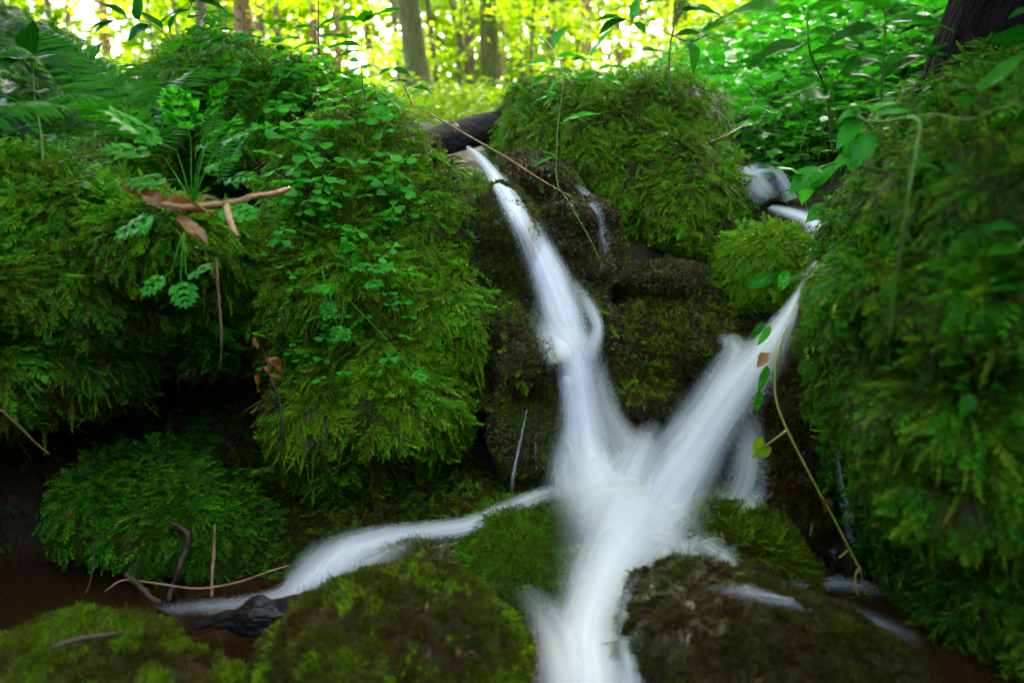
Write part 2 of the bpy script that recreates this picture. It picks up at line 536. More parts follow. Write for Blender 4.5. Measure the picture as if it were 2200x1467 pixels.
def plant_moss(P, n, kind, size, mode='hang', sizevar=.48, outw=.5, rndw=.55):
    """instances of a shoot template on surface points -> V, F, attrs"""
    cnt = len(P)
    down = np.tile(np.array([0, 0, -1.0]), (cnt, 1))
    dt = down - n * (down * n).sum(1, keepdims=True)
    rd = rng.normal(size=(cnt, 3)); rd -= n * (rd * n).sum(1, keepdims=True); rd = unit(rd)
    if mode == 'hang':
        # shoots spring in bunches from shared crowns and hang over one another
        k = 9
        src = np.arange(cnt) // k * k
        fan = rng.normal(size=(cnt, 3)); fan -= n[src] * (fan * n[src]).sum(1, keepdims=True)
        fl = rng.random((cnt, 1))
        P = P[src] + fan * .009 + n[src] * (.016 * (1 - fl) - .004) + dt[src] * (fl - .3) * .012
        n = n[src]; dt = dt[src]
        y = unit(dt * (.75 + .5 * fl) + unit(fan) * rndw * 1.15 + n * outw * (1.5 - fl))
        tuftsize = .7 + .6 * rng.random(cnt)[src]
        tufttint = (rng.random(cnt)[src] - .5) * .55
    elif mode == 'up':
        y = unit(n + rd * rndw * .7 + np.array([0, 0, .25]))
    else:
        y = unit(dt * 1.2 + rd * rndw * .5 + n * outw)
    zz = n + rng.normal(size=(cnt, 3)) * .22
    if mode == 'up': zz = rd
    z = unit(zz - y * (zz * y).sum(1, keepdims=True))
    x = np.cross(y, z)
    sc = size * (.62 if mode == 'hang' else 1) * (1 + rng.uniform(-sizevar, sizevar, cnt))
    # clumps: neighbours share tint and growth
    cl = fbm(P * 22, 71, 2) * .5 + .5
    rnd = np.clip(rng.random(cnt) * .8 + (cl - .5) * 1.3 + .10, 0, 1) ** 1.3  # tone spread pushed to paint bright shoots against dark gaps
    sc = sc * (.75 + .5 * cl)
    if mode == 'hang':
        sc = sc * tuftsize; rnd = np.clip(rnd + tufttint, 0, 1)
    Vs, Fs, R_, T_ = [], [], [], []
    off = 0
    ti = rng.integers(0, len(TPL[kind]), cnt)
    for k, (tv, tf, tt) in enumerate(TPL[kind]):
        s = np.nonzero(ti == k)[0]
        if not len(s): continue
        W = (P[s][:, None] + sc[s][:, None, None] * (tv[None, :, 0:1] * x[s][:, None] + tv[None, :, 1:2] * y[s][:, None] + tv[None, :, 2:3] * z[s][:, None]))
        Vs.append(W.reshape(-1, 3))
        Fs.append((tf[None] + (np.arange(len(s)) * len(tv))[:, None, None] + off).reshape(-1, tf.shape[1]))
        R_.append(np.repeat(rnd[s], len(tv))); T_.append(np.tile(tt, len(s)))
        off += len(s) * len(tv)
    return np.concatenate(Vs), np.concatenate(Fs), np.concatenate(R_), np.concatenate(T_)


def moss_part(root, V, F, layers, name='moss'):
    """layers: (material, kind, per_kpx, size, mode, opts)"""
    for mat, kind, dens, size, mode, op in layers:
        op = dict(op)
        so = {k: op.pop(k) for k in ('keep', 'top', 'back') if k in op}
        s = sample(V, F, dens, **so)
        if s is None: continue
        mv, mf, mr, mt = plant_moss(*s, kind, size, mode, **op)
        mk(op.get('name', name), mv, [mf], M[mat], root, {'rnd': mr, 't': mt}, smooth=False)


SURF = {}


def boulder(key, ells, label, layers, stone='stone_moss', seed=0, amp=.10, freq=3.0, name='mossy_boulder', k=.04, sub=6, group=None):
    V, F = blob(ells, sub, amp, freq, seed, k, .8 if stone == 'stone_moss' else .5)
    base = np.array([V[:, 0].mean(), V[:, 1].mean(), V[:, 2].min()])
    root = empty(name, base, label, 'boulder', group)
    mk('stone', V, [F], M[stone], root)
    moss_part(root, V, F, layers)
    SURF[key] = (V, F)
    return root


def noisekeep(scale, lo, hi, seed, inv=False):
    def f(ctr, n, px, py):
        a = ss(lo, hi, fbm(ctr * scale, seed, 3))
        return 1 - a if inv else a
    return f


def pxkeep(fn):
    return lambda ctr, n, px, py: fn(px, py, n)


HANG = dict(outw=.45, rndw=.6)
D = 2.35   # global moss density

# the great boulder left of the falls
DEAD = ('moss_brown', 'strand', 7 * D, .046, 'hang', dict(outw=.35, rndw=.5))
MAT = ('moss_vivid', 'tuft', 9 * D, .012, 'up', dict(top=2, keep=noisekeep(9, .0, .3, 21)))
boulder('great', [E(825, 570, 1.08, 235, 290, .32), E(880, 800, 1.03, 180, 215, .26), E(775, 830, 1.05, 130, 190, .25), E(960, 620, 1.10, 105, 240, .24),
                  E(760, 420, 1.18, 160, 150, .26), E(695, 620, 1.10, 82, 230, .26),
                  E(640, 660, 1.04, 60, 70, .1), E(960, 690, 1.02, 80, 80, .1), E(780, 620, 1.01, 90, 60, .1), E(700, 880, 1.0, 80, 80, .1), E(880, 880, .98, 100, 70, .1), E(850, 760, 1.0, 70, 60, .08)],
        'huge boulder under bright hanging moss, left of the main fall', [
            ('moss_olive', 'string', 3.5 * D, .070, 'hang', dict(outw=.22, rndw=.3)),
            ('moss_olive', 'frond', 8 * D, .050, 'hang', HANG), DEAD, MAT,
            ('moss_vivid', 'frond', 8 * D, .046, 'hang', dict(HANG, keep=pxkeep(lambda x, y, n: ss(1150, 500, y) * ss(1100, 850, x)))),  # vivid moss gathers up and left, painting the lit side
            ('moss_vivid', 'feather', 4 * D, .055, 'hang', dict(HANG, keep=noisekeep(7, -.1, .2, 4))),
            ('moss_yellow', 'frond', 6 * D, .042, 'hang', dict(HANG, keep=pxkeep(lambda x, y, n: ss(400, 250, y) * ss(700, 900, x) + ss(520, 640, y) * ss(900, 760, y) * ss(600, 720, x) * .6)))],  # yellow moss paints the lit top edge and a bright mid patch
        seed=1, amp=.13, k=.022)
# the domed crest behind it
boulder('crest', [E(525, 290, 1.42, 165, 200, .32), E(420, 430, 1.42, 170, 200, .3), E(690, 320, 1.34, 115, 150, .28), E(790, 340, 1.30, 90, 120, .24), E(300, 520, 1.40, 160, 160, .3), E(480, 200, 1.40, 70, 60, .12), E(600, 230, 1.38, 70, 60, .12), E(560, 330, 1.36, 90, 60, .12)],
        'domed mossy boulder with clover on its crown, behind the great left boulder', [
            DEAD, MAT,
            ('moss_olive', 'frond', 8 * D, .046, 'hang', HANG), ('moss_deep', 'frond', 5 * D, .046, 'hang', HANG),
            ('moss_vivid', 'frond', 10 * D, .042, 'hang', dict(HANG, top=2))], seed=2, amp=.1, k=.025)
# cushion on the far left with an overhang
boulder('cushion', [E(120, 500, .92, 200, 140, .22), E(290, 570, .90, 180, 115, .22), E(455, 590, .95, 100, 105, .18), E(80, 700, .86, 140, 200, .2), E(-60, 640, .9, 150, 260, .25), E(150, 740, .92, 120, 120, .16), E(470, 680, 1.03, 70, 110, .14), E(60, 640, .82, 110, 60, .1), E(250, 640, .88, 80, 60, .1), E(150, 470, .88, 110, 60, .1), E(350, 530, .86, 80, 50, .08), E(30, 800, .84, 90, 70, .08), E(190, 790, .9, 70, 60, .08)],
        'wide cushion shaped mossy boulder with an overhang, at the far left', [
            ('moss_olive', 'string', 3.5 * D, .070, 'hang', dict(outw=.22, rndw=.3)),
            DEAD,
            ('moss_deep', 'feather', 11 * D, .050, 'hang', HANG),
            ('moss_olive', 'frond', 8 * D, .046, 'hang', dict(HANG, keep=pxkeep(lambda x, y, n: ss(700, 560, y) + .5))),
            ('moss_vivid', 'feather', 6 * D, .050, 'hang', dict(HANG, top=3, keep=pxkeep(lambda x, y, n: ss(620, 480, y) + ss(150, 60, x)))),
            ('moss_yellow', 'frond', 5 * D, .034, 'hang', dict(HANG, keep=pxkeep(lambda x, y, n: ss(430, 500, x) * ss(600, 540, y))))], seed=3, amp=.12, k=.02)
# dark bank below the overhang
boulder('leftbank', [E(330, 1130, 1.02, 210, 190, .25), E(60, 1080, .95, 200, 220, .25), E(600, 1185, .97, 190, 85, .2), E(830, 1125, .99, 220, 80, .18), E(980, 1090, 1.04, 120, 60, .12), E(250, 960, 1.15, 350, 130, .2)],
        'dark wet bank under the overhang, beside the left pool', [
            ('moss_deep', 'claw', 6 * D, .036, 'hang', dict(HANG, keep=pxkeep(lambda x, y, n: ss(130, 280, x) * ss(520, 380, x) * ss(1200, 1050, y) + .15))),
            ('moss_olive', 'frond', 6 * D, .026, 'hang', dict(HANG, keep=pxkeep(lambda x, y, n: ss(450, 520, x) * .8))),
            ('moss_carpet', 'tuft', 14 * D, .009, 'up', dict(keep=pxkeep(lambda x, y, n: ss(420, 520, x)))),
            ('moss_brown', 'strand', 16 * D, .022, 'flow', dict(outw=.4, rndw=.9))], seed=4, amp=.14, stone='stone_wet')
boulder('tussock', [E(320, 1050, .97, 85, 62, .12), E(430, 1110, .97, 80, 50, .09), E(235, 1075, .97, 60, 70, .08), E(330, 1130, .95, 90, 50, .07), E(500, 1150, .99, 70, 40, .07)],
        'small dark mossy rock below the black hollow on the left', [
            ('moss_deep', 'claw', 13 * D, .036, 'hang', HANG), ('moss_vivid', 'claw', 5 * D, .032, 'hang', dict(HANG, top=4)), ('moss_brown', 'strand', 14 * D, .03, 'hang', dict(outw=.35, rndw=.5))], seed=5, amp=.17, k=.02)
# boulder right behind the falls
boulder('middle', [E(1300, 405, 1.48, 215, 205, .34), E(1430, 470, 1.40, 160, 190, .3), E(1180, 320, 1.58, 120, 100, .25), E(1480, 520, 1.42, 105, 105, .25), E(1400, 290, 1.60, 140, 90, .3)],
        'big rounded mossy boulder behind and right of the main fall', [
            ('moss_olive', 'string', 3.5 * D, .070, 'hang', dict(outw=.22, rndw=.3)),
            DEAD, MAT,
            ('moss_olive', 'frond', 12 * D, .050, 'hang', HANG),
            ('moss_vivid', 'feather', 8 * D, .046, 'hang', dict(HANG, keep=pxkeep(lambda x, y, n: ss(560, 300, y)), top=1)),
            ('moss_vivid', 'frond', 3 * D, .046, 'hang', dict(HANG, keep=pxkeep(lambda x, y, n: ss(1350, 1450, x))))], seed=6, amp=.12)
# wet rock the water slides over
boulder('slide', [E(1130, 430, 1.30, 120, 110, .2), E(1210, 560, 1.24, 120, 150, .18), E(1090, 600, 1.18, 80, 200, .16), E(1130, 850, 1.10, 90, 200, .14), E(1240, 850, 1.12, 130, 260, .14), E(1150, 385, 1.29, 95, 36, .12), E(1225, 470, 1.23, 75, 40, .10), E(1262, 590, 1.2, 60, 46, .10), E(1085, 520, 1.15, 50, 60, .08), E(1062, 700, 1.10, 50, 60, .08), E(1140, 770, 1.06, 62, 46, .07), E(1120, 930, 1.07, 60, 60, .07)],
        'wet brown rock face the main fall slides over', [
            ('moss_wet', 'strand', 24 * D, .011, 'flow', dict(outw=.25, rndw=.6, keep=noisekeep(25, -.3, .1, 15))),
            ('moss_brown', 'tuft', 26 * D, .008, 'up', dict(keep=noisekeep(20, -.3, .05, 12))),
            ('moss_wet', 'tuft', 22 * D, .008, 'up', {}),
            ('moss_olive', 'tuft', 12 * D, .009, 'up', dict(keep=noisekeep(14, .0, .25, 13))),
            ('moss_olive', 'frond', 1.2 * D, .030, 'flow', dict(outw=.3, keep=noisekeep(9, .05, .3, 8))),
            ('moss_brown', 'strand', 6 * D, .016, 'flow', dict(outw=.3))], stone='stone_wet', seed=7, amp=.2, k=.014)
boulder('block', [E(1450, 740, 1.14, 150, 130, .18), E(1380, 790, 1.12, 90, 130, .15), E(1500, 690, 1.2, 120, 90, .18), E(1400, 640, 1.26, 120, 60, .16), E(1420, 600, 1.2, 110, 28, .10), E(1520, 770, 1.08, 70, 50, .08), E(1380, 860, 1.06, 70, 40, .08)],
        'squat brown block with a yellowish moss rim, between the two falls', [
            ('moss_wet', 'strand', 20 * D, .014, 'flow', dict(outw=.25)),
            ('moss_brown', 'strand', 20 * D, .013, 'flow', dict(outw=.4, rndw=.9)),
            ('moss_wet', 'tuft', 26 * D, .008, 'up', {}),
            ('moss_brown', 'tuft', 22 * D, .009, 'up', {}),
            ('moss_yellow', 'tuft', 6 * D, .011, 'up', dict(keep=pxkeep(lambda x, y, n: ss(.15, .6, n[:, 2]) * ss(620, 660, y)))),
            ('moss_olive', 'frond', 1 * D, .024, 'hang', dict(HANG, keep=noisekeep(12, 0, .3, 5)))], stone='stone_wet', seed=8, amp=.12, k=.015)
boulder('foot', [E(1330, 930, 1.08, 130, 80, .12), E(1240, 980, 1.10, 140, 100, .12)],
        'low wet rock at the foot of the main fall', [('moss_wet', 'strand', 40 * D, .024, 'flow', dict(outw=.25, rndw=.4))], stone='stone_wet', seed=9)
boulder('ball', [E(1650, 565, 1.16, 70, 62, .10), E(1648, 610, 1.16, 62, 50, .09)],
        'small round ball of bright green moss near the upper pool', [
            ('moss_yellow', 'feather', 26 * D, .026, 'hang', HANG), ('moss_vivid', 'frond', 16 * D, .026, 'hang', HANG), ('moss_yellow', 'tuft', 14 * D, .010, 'up', dict(top=3))], seed=10, amp=.07)  # yellow moss brightens the ball in place of filtered sun
boulder('ledge', [E(1600, 700, 1.22, 150, 70, .2), E(1680, 720, 1.10, 90, 100, .16)],
        'dark ledge under the round moss ball', [('moss_brown', 'strand', 20 * D, .024, 'flow', dict(outw=.3))], stone='stone_wet', seed=11)
# the near wall on the right
boulder('wall', [E(2035, 560, .60, 215, 330, .22), E(2120, 880, .56, 300, 400, .24), E(2000, 800, .66, 170, 310, .2), E(2060, 350, .70, 130, 190, .2), E(2250, 1200, .55, 330, 350, .25), E(2050, 1150, .68, 135, 260, .16), E(1880, 640, .62, 70, 60, .07), E(2000, 880, .56, 90, 70, .08), E(2080, 680, .5, 110, 80, .09), E(1960, 430, .62, 80, 60, .08), E(2120, 480, .52, 90, 70, .08), E(2060, 1020, .54, 100, 80, .08), E(1990, 1060, .62, 60, 80, .06), E(2160, 300, .6, 90, 60, .1)],
        'near wall of hanging moss filling the right side', [
            ('moss_olive', 'string', 1.6 * D, .055, 'hang', dict(outw=.22, rndw=.3)),
            ('moss_brown', 'strand', 6 * D, .036, 'hang', dict(outw=.35, rndw=.5)),
            ('moss_olive', 'frond', 4 * D, .034, 'hang', HANG),
            ('moss_deep', 'claw', 11 * D, .034, 'hang', HANG),
            ('moss_yellow', 'claw', 4 * D, .030, 'hang', dict(HANG, keep=pxkeep(lambda x, y, n: ss(1960, 1760, x)))),  # backlight on the left edge painted with yellow moss
            ('moss_vivid', 'claw', 3 * D, .034, 'hang', dict(HANG, keep=noisekeep(11, 0, .3, 6)))], seed=12, amp=.14, k=.018, freq=4)
boulder('pillar', [E(1700, 880, .92, 75, 130, .12), E(1690, 1050, .90, 90, 140, .12), E(1700, 1180, .88, 110, 110, .12)],
        'upright wet brown rock right of the second fall', [
            ('moss_brown', 'strand', 26 * D, .020, 'flow', dict(outw=.45, rndw=1.1)),
            ('moss_brown', 'tuft', 22 * D, .012, 'up', {}),
            ('moss_wet', 'strand', 12 * D, .020, 'flow', {})], stone='stone_wet', seed=13, amp=.13)
boulder('step', [E(1620, 1225, .78, 105, 62, .09), E(1560, 1180, .82, 70, 50, .08)],
        'small low mossy rock at the foot of the upright wet rock', [
            ('moss_carpet', 'tuft', 40 * D, .011, 'up', {}), ('moss_olive', 'strand', 20 * D, .018, 'flow', dict(outw=.5, rndw=1))], stone='stone_wet', seed=14)
# foreground mounds
boulder('mound', [E(1140, 1190, .90, 128, 88, .11), E(1080, 1220, .90, 70, 55, .08)],
        'smooth green mossy mound splitting the stream in the centre', [
            ('moss_carpet', 'strand', 40 * D, .020, 'flow', dict(outw=.5, rndw=.8)),
            ('moss_vivid', 'tuft', 18 * D, .011, 'up', {}),
            ('moss_wet', 'strand', 26 * D, .022, 'flow', dict(outw=.25, keep=pxkeep(lambda x, y, n: ss(1110, 1210, x))))], stone='stone_wet', seed=15, amp=.06)
boulder('pebble', [E(900, 1222, .84, 80, 36, .07)],
        'small wet mossy stone beside the left run of water', [
            ('moss_wet', 'strand', 40 * D, .018, 'flow', {}), ('moss_carpet', 'tuft', 20 * D, .01, 'up', dict(top=2))], stone='stone_wet', seed=16)
def CARPET(a, b, dots, nd, ns):
    return [(a, 'tuft', 60 * D, .0085, 'up', dict(keep=noisekeep(55, -.25, .25, ns), sizevar=.6)),
            (b, 'strand', 55 * D, .013, 'flow', dict(outw=.7, rndw=1.7)),
            (a, 'strand', 26 * D, .015, 'flow', dict(outw=.7, rndw=1.7, keep=noisekeep(40, -.1, .3, ns + 1))),
            (dots, 'tuft', nd * .8 * D, .0095, 'up', dict(top=2, keep=noisekeep(30, -.1, .25, ns + 2), sizevar=.6))]


boulder('front', [E(860, 1450, .62, 215, 175, .085), E(955, 1475, .62, 105, 150, .07), E(740, 1540, .58, 150, 130, .08)],
        'large dotted mossy mound in the middle foreground', CARPET('moss_carpet', 'moss_brown', 'moss_yellow', 7, 30), seed=17, amp=.14)
boulder('corner', [E(330, 1612, .54, 270, 150, .09), E(60, 1588, .56, 200, 130, .09), E(130, 1455, .64, 160, 70, .07)],
        'low dark mossy mound in the left foreground', CARPET('moss_carpet', 'moss_brown', 'moss_olive', 12, 40), seed=18, amp=.14)
boulder('russet', [E(1492, 1352, .68, 108, 102, .08), E(1690, 1540, .60, 235, 150, .09), E(1580, 1490, .6, 125, 140, .09), E(1830, 1545, .58, 140, 110, .09)],
        'russet flecked mossy mound in the right foreground', CARPET('moss_brown', 'moss_brown', 'moss_carpet', 10, 50) + [
            ('moss_wet', 'strand', 40 * D, .018, 'flow', dict(outw=.25, keep=pxkeep(lambda x, y, n: ss(1620, 1480, x) * ss(1420, 1330, y))))], seed=19, amp=.14)
# banks farther back
boulder('farleft', [E(60, 330, 1.75, 240, 260, .5), E(-60, 250, 1.9, 260, 260, .5)],
        'dark bank in the upper left corner behind the ferns', [
            ('moss_deep', 'claw', 8 * D, .06, 'hang', HANG)], seed=20, amp=.14, freq=4)
boulder('lipstone', [E(1640, 400, 1.85, 130, 70, .2), E(1760, 430, 1.8, 120, 90, .2), E(1600, 330, 2.1, 150, 60, .25)],
        'mossy lip over the small upper fall', [
            ('moss_olive', 'frond', 12 * D, .045, 'hang', HANG), ('moss_brown', 'strand', 14 * D, .05, 'flow', {})], seed=21, amp=.15)

# ------------------------------------------------------------------ where a sight line meets the rocks
from mathutils.bvhtree import BVHTree
_vs, _fs, _o = [], [], 0
for (v, f) in SURF.values():
    _vs.append(v); _fs.append(f + _o); _o += len(v)
_gq = np.stack([i, i + 1, i + nx + 1, i + nx], -1)
_gv = V if False else np.stack([GX, GY, GZ], -1).reshape(-1, 3)
_ft = np.concatenate([_gq[:, [0, 1, 2]], _gq[:, [0, 2, 3]]]) + _o
BVH = BVHTree.FromPolygons(np.concatenate(_vs + [_gv]).tolist(), np.concatenate(_fs + [_ft]).tolist())


def hit(px, py, far=40.0, lift=0.0):
    dr = at(px, py, 1.0) - CAM
    L = np.linalg.norm(dr)
    loc, nrm, idx, dist = BVH.ray_cast(Vector(CAM), Vector(dr / L), far)
    if loc is None: return at(px, py, 6.0), np.array([0, 0, 1.]), 6.0
    n = np.array(nrm)
    if n @ dr > 0: n = -n
    return np.array(loc) + n * lift, n, dist / L


def spline(P, n):
    P = np.asarray(P, float)
    Q = np.vstack([2 * P[0] - P[1], P, 2 * P[-1] - P[-2]])
    out = []
    for k in range(len(P) - 1):
        a, b, c, d = Q[k:k + 4]
        for t in np.linspace(0, 1, n, endpoint=False):
            out.append(.5 * (2 * b + (c - a) * t + (2 * a - 5 * b + 4 * c - d) * t * t + (3 * b - a - 3 * c + d) * t ** 3))
    out.append(P[-1])
    return np.array(out)


# ------------------------------------------------------------------ water
def ribbon_arr(pts, n=10, m=22, bulge=.22, lift=.012, ridge=.10, seed=0, drape=True, sheets=((1.0, 0.0),)):
    """a run of water: pts = (px, py, depth, width px, density)"""
    A = spline(pts, n)
    Vs, Fs, U, Dn, off = [], [], [], [], 0
    for sc, dz in sheets:
        ctr = np.array([at(a[0], a[1], a[2] + dz) for a in A])
        T = unit(np.gradient(ctr, axis=0))
        view = unit(CAM - ctr)
        up = unit(view * .7 + np.array([0, 0, .5]))
        side = unit(np.cross(T, up)); nr = np.cross(side, T)
        w = A[:, 3] / FPX * A[:, 2] * .5 * sc
        vl = np.concatenate([[0], np.cumsum(np.linalg.norm(np.diff(ctr, axis=0), axis=1))])
        us = np.linspace(-1, 1, m)
        G = np.zeros((len(A), m, 3))
        for j, u in enumerate(us):
            h = bulge * (1 - u * u)
            pn = np.stack([np.full(len(A), u * 3.0 + seed * 7), vl * 2.5, np.full(len(A), dz * 30)], -1)
            rg = ridge * vnoise(pn, seed) * (1 - u ** 4) + ridge * .45 * vnoise(pn * np.array([2.6, 1.2, 1]), seed + 3) * (1 - u ** 4)
            G[:, j] = ctr + side * (u * w)[:, None] + nr * ((h + rg) * w)[:, None]
        if drape:
            flat = G.reshape(-1, 3)
            for q in range(len(flat)):
                dr = flat[q] - CAM; L = np.linalg.norm(dr)
                loc, nn, ii, dist = BVH.ray_cast(Vector(CAM), Vector(dr / L), L + .2)
                if loc is not None and dist - lift < L:
                    flat[q] = CAM + dr / L * (dist - lift)
            G = flat.reshape(G.shape)
            for _ in range(3):                      # smooth the draped sheet, never back into the rock
                Gs = G.copy()
                Gs[1:-1] = (G[:-2] + G[1:-1] * 2 + G[2:]) / 4
                Gs[:, 1:-1] = (Gs[:, :-2] + Gs[:, 1:-1] * 2 + Gs[:, 2:]) / 4
                a0 = np.linalg.norm(G - CAM, axis=-1); a1 = np.linalg.norm(Gs - CAM, axis=-1)
                G = CAM + (Gs - CAM) / a1[..., None] * np.minimum(a0 + .004, a1)[..., None]
        r = len(A)
        Vs.append(G.reshape(-1, 3))
        U.append(np.stack([np.tile(us, r), np.repeat(vl + seed, m)], -1))
        Dn.append(np.repeat(A[:, 4], m))
        q = (np.arange(r - 1)[:, None] * m + np.arange(m - 1)[None]).ravel()
        Fs.append(np.stack([q, q + 1, q + m + 1, q + m], -1) + off); off += r * m
    return np.concatenate(Vs), np.concatenate(Fs), np.concatenate(U), np.concatenate(Dn)


def water(name, label, runs, mat):
    Vs, Fs, U, Dn, off = [], [], [], [], 0
    for k, (pts, kw) in enumerate(runs):
        v, f, u, d = ribbon_arr(pts, **kw)
        Vs.append(v); Fs.append(f + off); U.append(u); Dn.append(d); off += len(v)
    o = mk(name, np.concatenate(Vs), [np.concatenate(Fs)], M[mat], None, {'dens': np.concatenate(Dn)}, True, np.concatenate(U))
    return tag(o, label, 'waterfall', None, 'structure')


SH2 = ((1.0, 0.0), (.72, -.006))
main_a = [(1004, 316, 1.38, 18, .3), (1030, 338, 1.34, 30, .7), (1066, 385, 1.30, 52, 1), (1108, 450, 1.26, 80, 1), (1147, 525, 1.22, 102, 1),
          (1181, 600, 1.18, 122, 1), (1209, 680, 1.14, 138, 1), (1229, 745, 1.115, 140, 1), (1243, 810, 1.10, 136, 1), (1252, 880, 1.09, 146, 1), (1262, 950, 1.07, 180, 1),
          (1276, 1010, 1.04, 215, 1), (1292, 1060, 1.0, 270, .9), (1310, 1115, .96, 300, .5), (1322, 1170, .93, 290, 0)]
water('waterfall', 'tall white main fall pouring from the notch between the two biggest boulders', [
    (main_a, dict(bulge=.25, lift=.024, ridge=.022, seed=1, sheets=SH2)),
    ([(1225, 600, 1.16, 40, 0), (1262, 655, 1.135, 56, .55), (1284, 705, 1.115, 44, .7), (1270, 750, 1.10, 70, .5), (1256, 800, 1.09, 70, 0)], dict(seed=3, ridge=.03)),
    ([(1165, 690, 1.13, 60, 0), (1186, 735, 1.115, 80, .7), (1215, 790, 1.10, 90, .7), (1240, 870, 1.08, 80, 0)], dict(seed=4, ridge=.03)),
    ([(1180, 640, 1.15, 120, 0), (1195, 700, 1.13, 160, .35), (1225, 750, 1.11, 180, .45), (1245, 800, 1.10, 160, 0)], dict(seed=6, ridge=.03)),
    ([(1290, 760, 1.1, 40, 0), (1290, 830, 1.085, 80, .4), (1316, 910, 1.06, 100, .5), (1370, 985, 1.02, 130, .5), (1410, 1050, .99, 140, 0)], dict(seed=5, ridge=.03)),
    ([(1215, 930, 1.07, 60, 0), (1212, 990, 1.05, 110, .4), (1222, 1050, 1.02, 160, .5), (1240, 1100, .98, 180, 0)], dict(seed=7, ridge=.02)),
    ([(1265, 960, 1.05, 160, 0), (1290, 1020, 1.01, 250, .45), (1310, 1080, .97, 320, .45), (1330, 1150, .93, 320, 0)], dict(seed=8, ridge=.02)),
], 'water_white')
right_a = [(1800, 520, 1.2, 30, .4), (1755, 570, 1.13, 46, .7), (1722, 615, 1.08, 25, .3), (1700, 662, 1.04, 50, .9), (1668, 720, 1.0, 94, 1), (1625, 778, .985, 143, 1), (1580, 838, .975, 181, 1), (1536, 902, .97, 202, 1),
           (1492, 970, .965, 218, 1), (1450, 1035, .955, 244, 1), (1412, 1100, .94, 277, .8), (1380, 1165, .92, 302, 0)]
water('waterfall', 'broad slanting white fall coming from behind the near moss wall on the right', [
    (right_a, dict(bulge=.22, lift=.03, ridge=.028, seed=11, sheets=SH2)),
    ([(1545, 720, 1.06, 42, 0), (1580, 750, 1.02, 92, .6), (1560, 812, 1.0, 126, .6), (1500, 890, .98, 126, .5), (1440, 960, .97, 118, .4), (1390, 1030, .96, 101, 0)], dict(seed=12, bulge=.15, ridge=.03)),
    ([(1622, 880, .95, 50, 0), (1612, 960, .94, 92, .5), (1600, 1050, .92, 126, .5), (1560, 1120, .9, 151, .4), (1510, 1180, .88, 151, 0)], dict(seed=13, bulge=.15, ridge=.03)),
    ([(1645, 1040, .91, 34, 0), (1595, 1105, .88, 76, .6), (1550, 1155, .85, 101, .5), (1500, 1205, .82, 118, 0)], dict(seed=14, ridge=.03)),
    ([(1410, 900, 1.04, 50, 0), (1375, 975, 1.01, 126, .6), (1345, 1050, .98, 168, .7), (1325, 1140, .94, 202, 0)], dict(seed=15, ridge=.02)),
], 'water_white')
low = [(1400, 1040, .97, 360, 0), (1378, 1100, .94, 430, .8), (1345, 1160, .9, 360, 1), (1312, 1220, .86, 290, 1), (1285, 1285, .81, 250, 1), (1266, 1350, .76, 250, 1), (1264, 1420, .71, 270, 1),
       (1272, 1500, .66, 290, 1), (1285, 1620, .6, 300, 1)]
water('stream', 'white foaming stream running between the foreground mounds', [
    (low, dict(bulge=.16, ridge=.022, seed=21, sheets=SH2, m=26)),
    ([(1110, 1262, .82, 60, 0), (1150, 1300, .785, 120, .2), (1186, 1360, .74, 170, .5), (1206, 1430, .69, 190, .6), (1220, 1510, .64, 200, .6), (1230, 1600, .6, 200, .6)], dict(seed=22, bulge=.2, ridge=.03)),
    ([(1450, 1100, .91, 240, 0), (1480, 1165, .87, 220, .6), (1450, 1215, .83, 200, .5), (1390, 1270, .78, 160, 0)], dict(seed=23, ridge=.03)),
    ([(1370, 1240, .78, 80, 0), (1352, 1320, .73, 100, .6), (1350, 1400, .68, 110, .6), (1360, 1500, .64, 110, .6)], dict(seed=24, ridge=.03)),
    ([(1470, 1165, .82, 110, 0), (1545, 1195, .80, 90, .5), (1590, 1245, .78, 80, .5), (1615, 1290, .76, 60, 0)], dict(seed=25, ridge=.03)),
], 'water_cream')
water('stream', 'thin white run of water spilling left behind the centre mound', [
    ([(1210, 1050, 1.0, 54, 0), (1150, 1068, .99, 54, .7), (1085, 1098, .98, 59, .9), (1010, 1130, .96, 68, 1), (920, 1143, .95, 73, 1), (840, 1155, .94, 89, 1), (760, 1180, .92, 122, 1), (700, 1215, .9, 148, 1),
      (650, 1255, .88, 130, .9), (600, 1285, .87, 81, .7), (520, 1298, .87, 59, .42), (430, 1304, .88, 54, .32), (340, 1308, .9, 46, .12), (250, 1308, .92, 27, 0)], dict(seed=31, bulge=.10, ridge=.022)),
    ([(800, 1175, .9, 81, 0), (745, 1200, .89, 108, .7), (705, 1240, .88, 94, .8), (690, 1285, .87, 81, 0)], dict(seed=32, ridge=.03)),
    ([(890, 1165, .9, 68, 0), (800, 1205, .88, 81, .5), (740, 1240, .87, 94, .4), (690, 1265, .86, 81, 0)], dict(seed=33, ridge=.03)),
], 'water_cream')
water('stream', 'pale streaks of water sliding away to the right behind the russet mound', [
    ([(1520, 1262, .80, 30, 0), (1610, 1276, .78, 46, .4), (1700, 1288, .76, 54, .6), (1790, 1308, .74, 60, .6), (1880, 1338, .72, 64, .4), (1990, 1385, .69, 60, 0)], dict(seed=41, lift=.022, ridge=.03)),
    ([(1680, 1262, .84, 30, 0), (1760, 1255, .84, 54, .6), (1830, 1256, .84, 54, .6), (1920, 1278, .82, 44, 0)], dict(seed=42, lift=.022, ridge=.03)),
], 'water_veil')
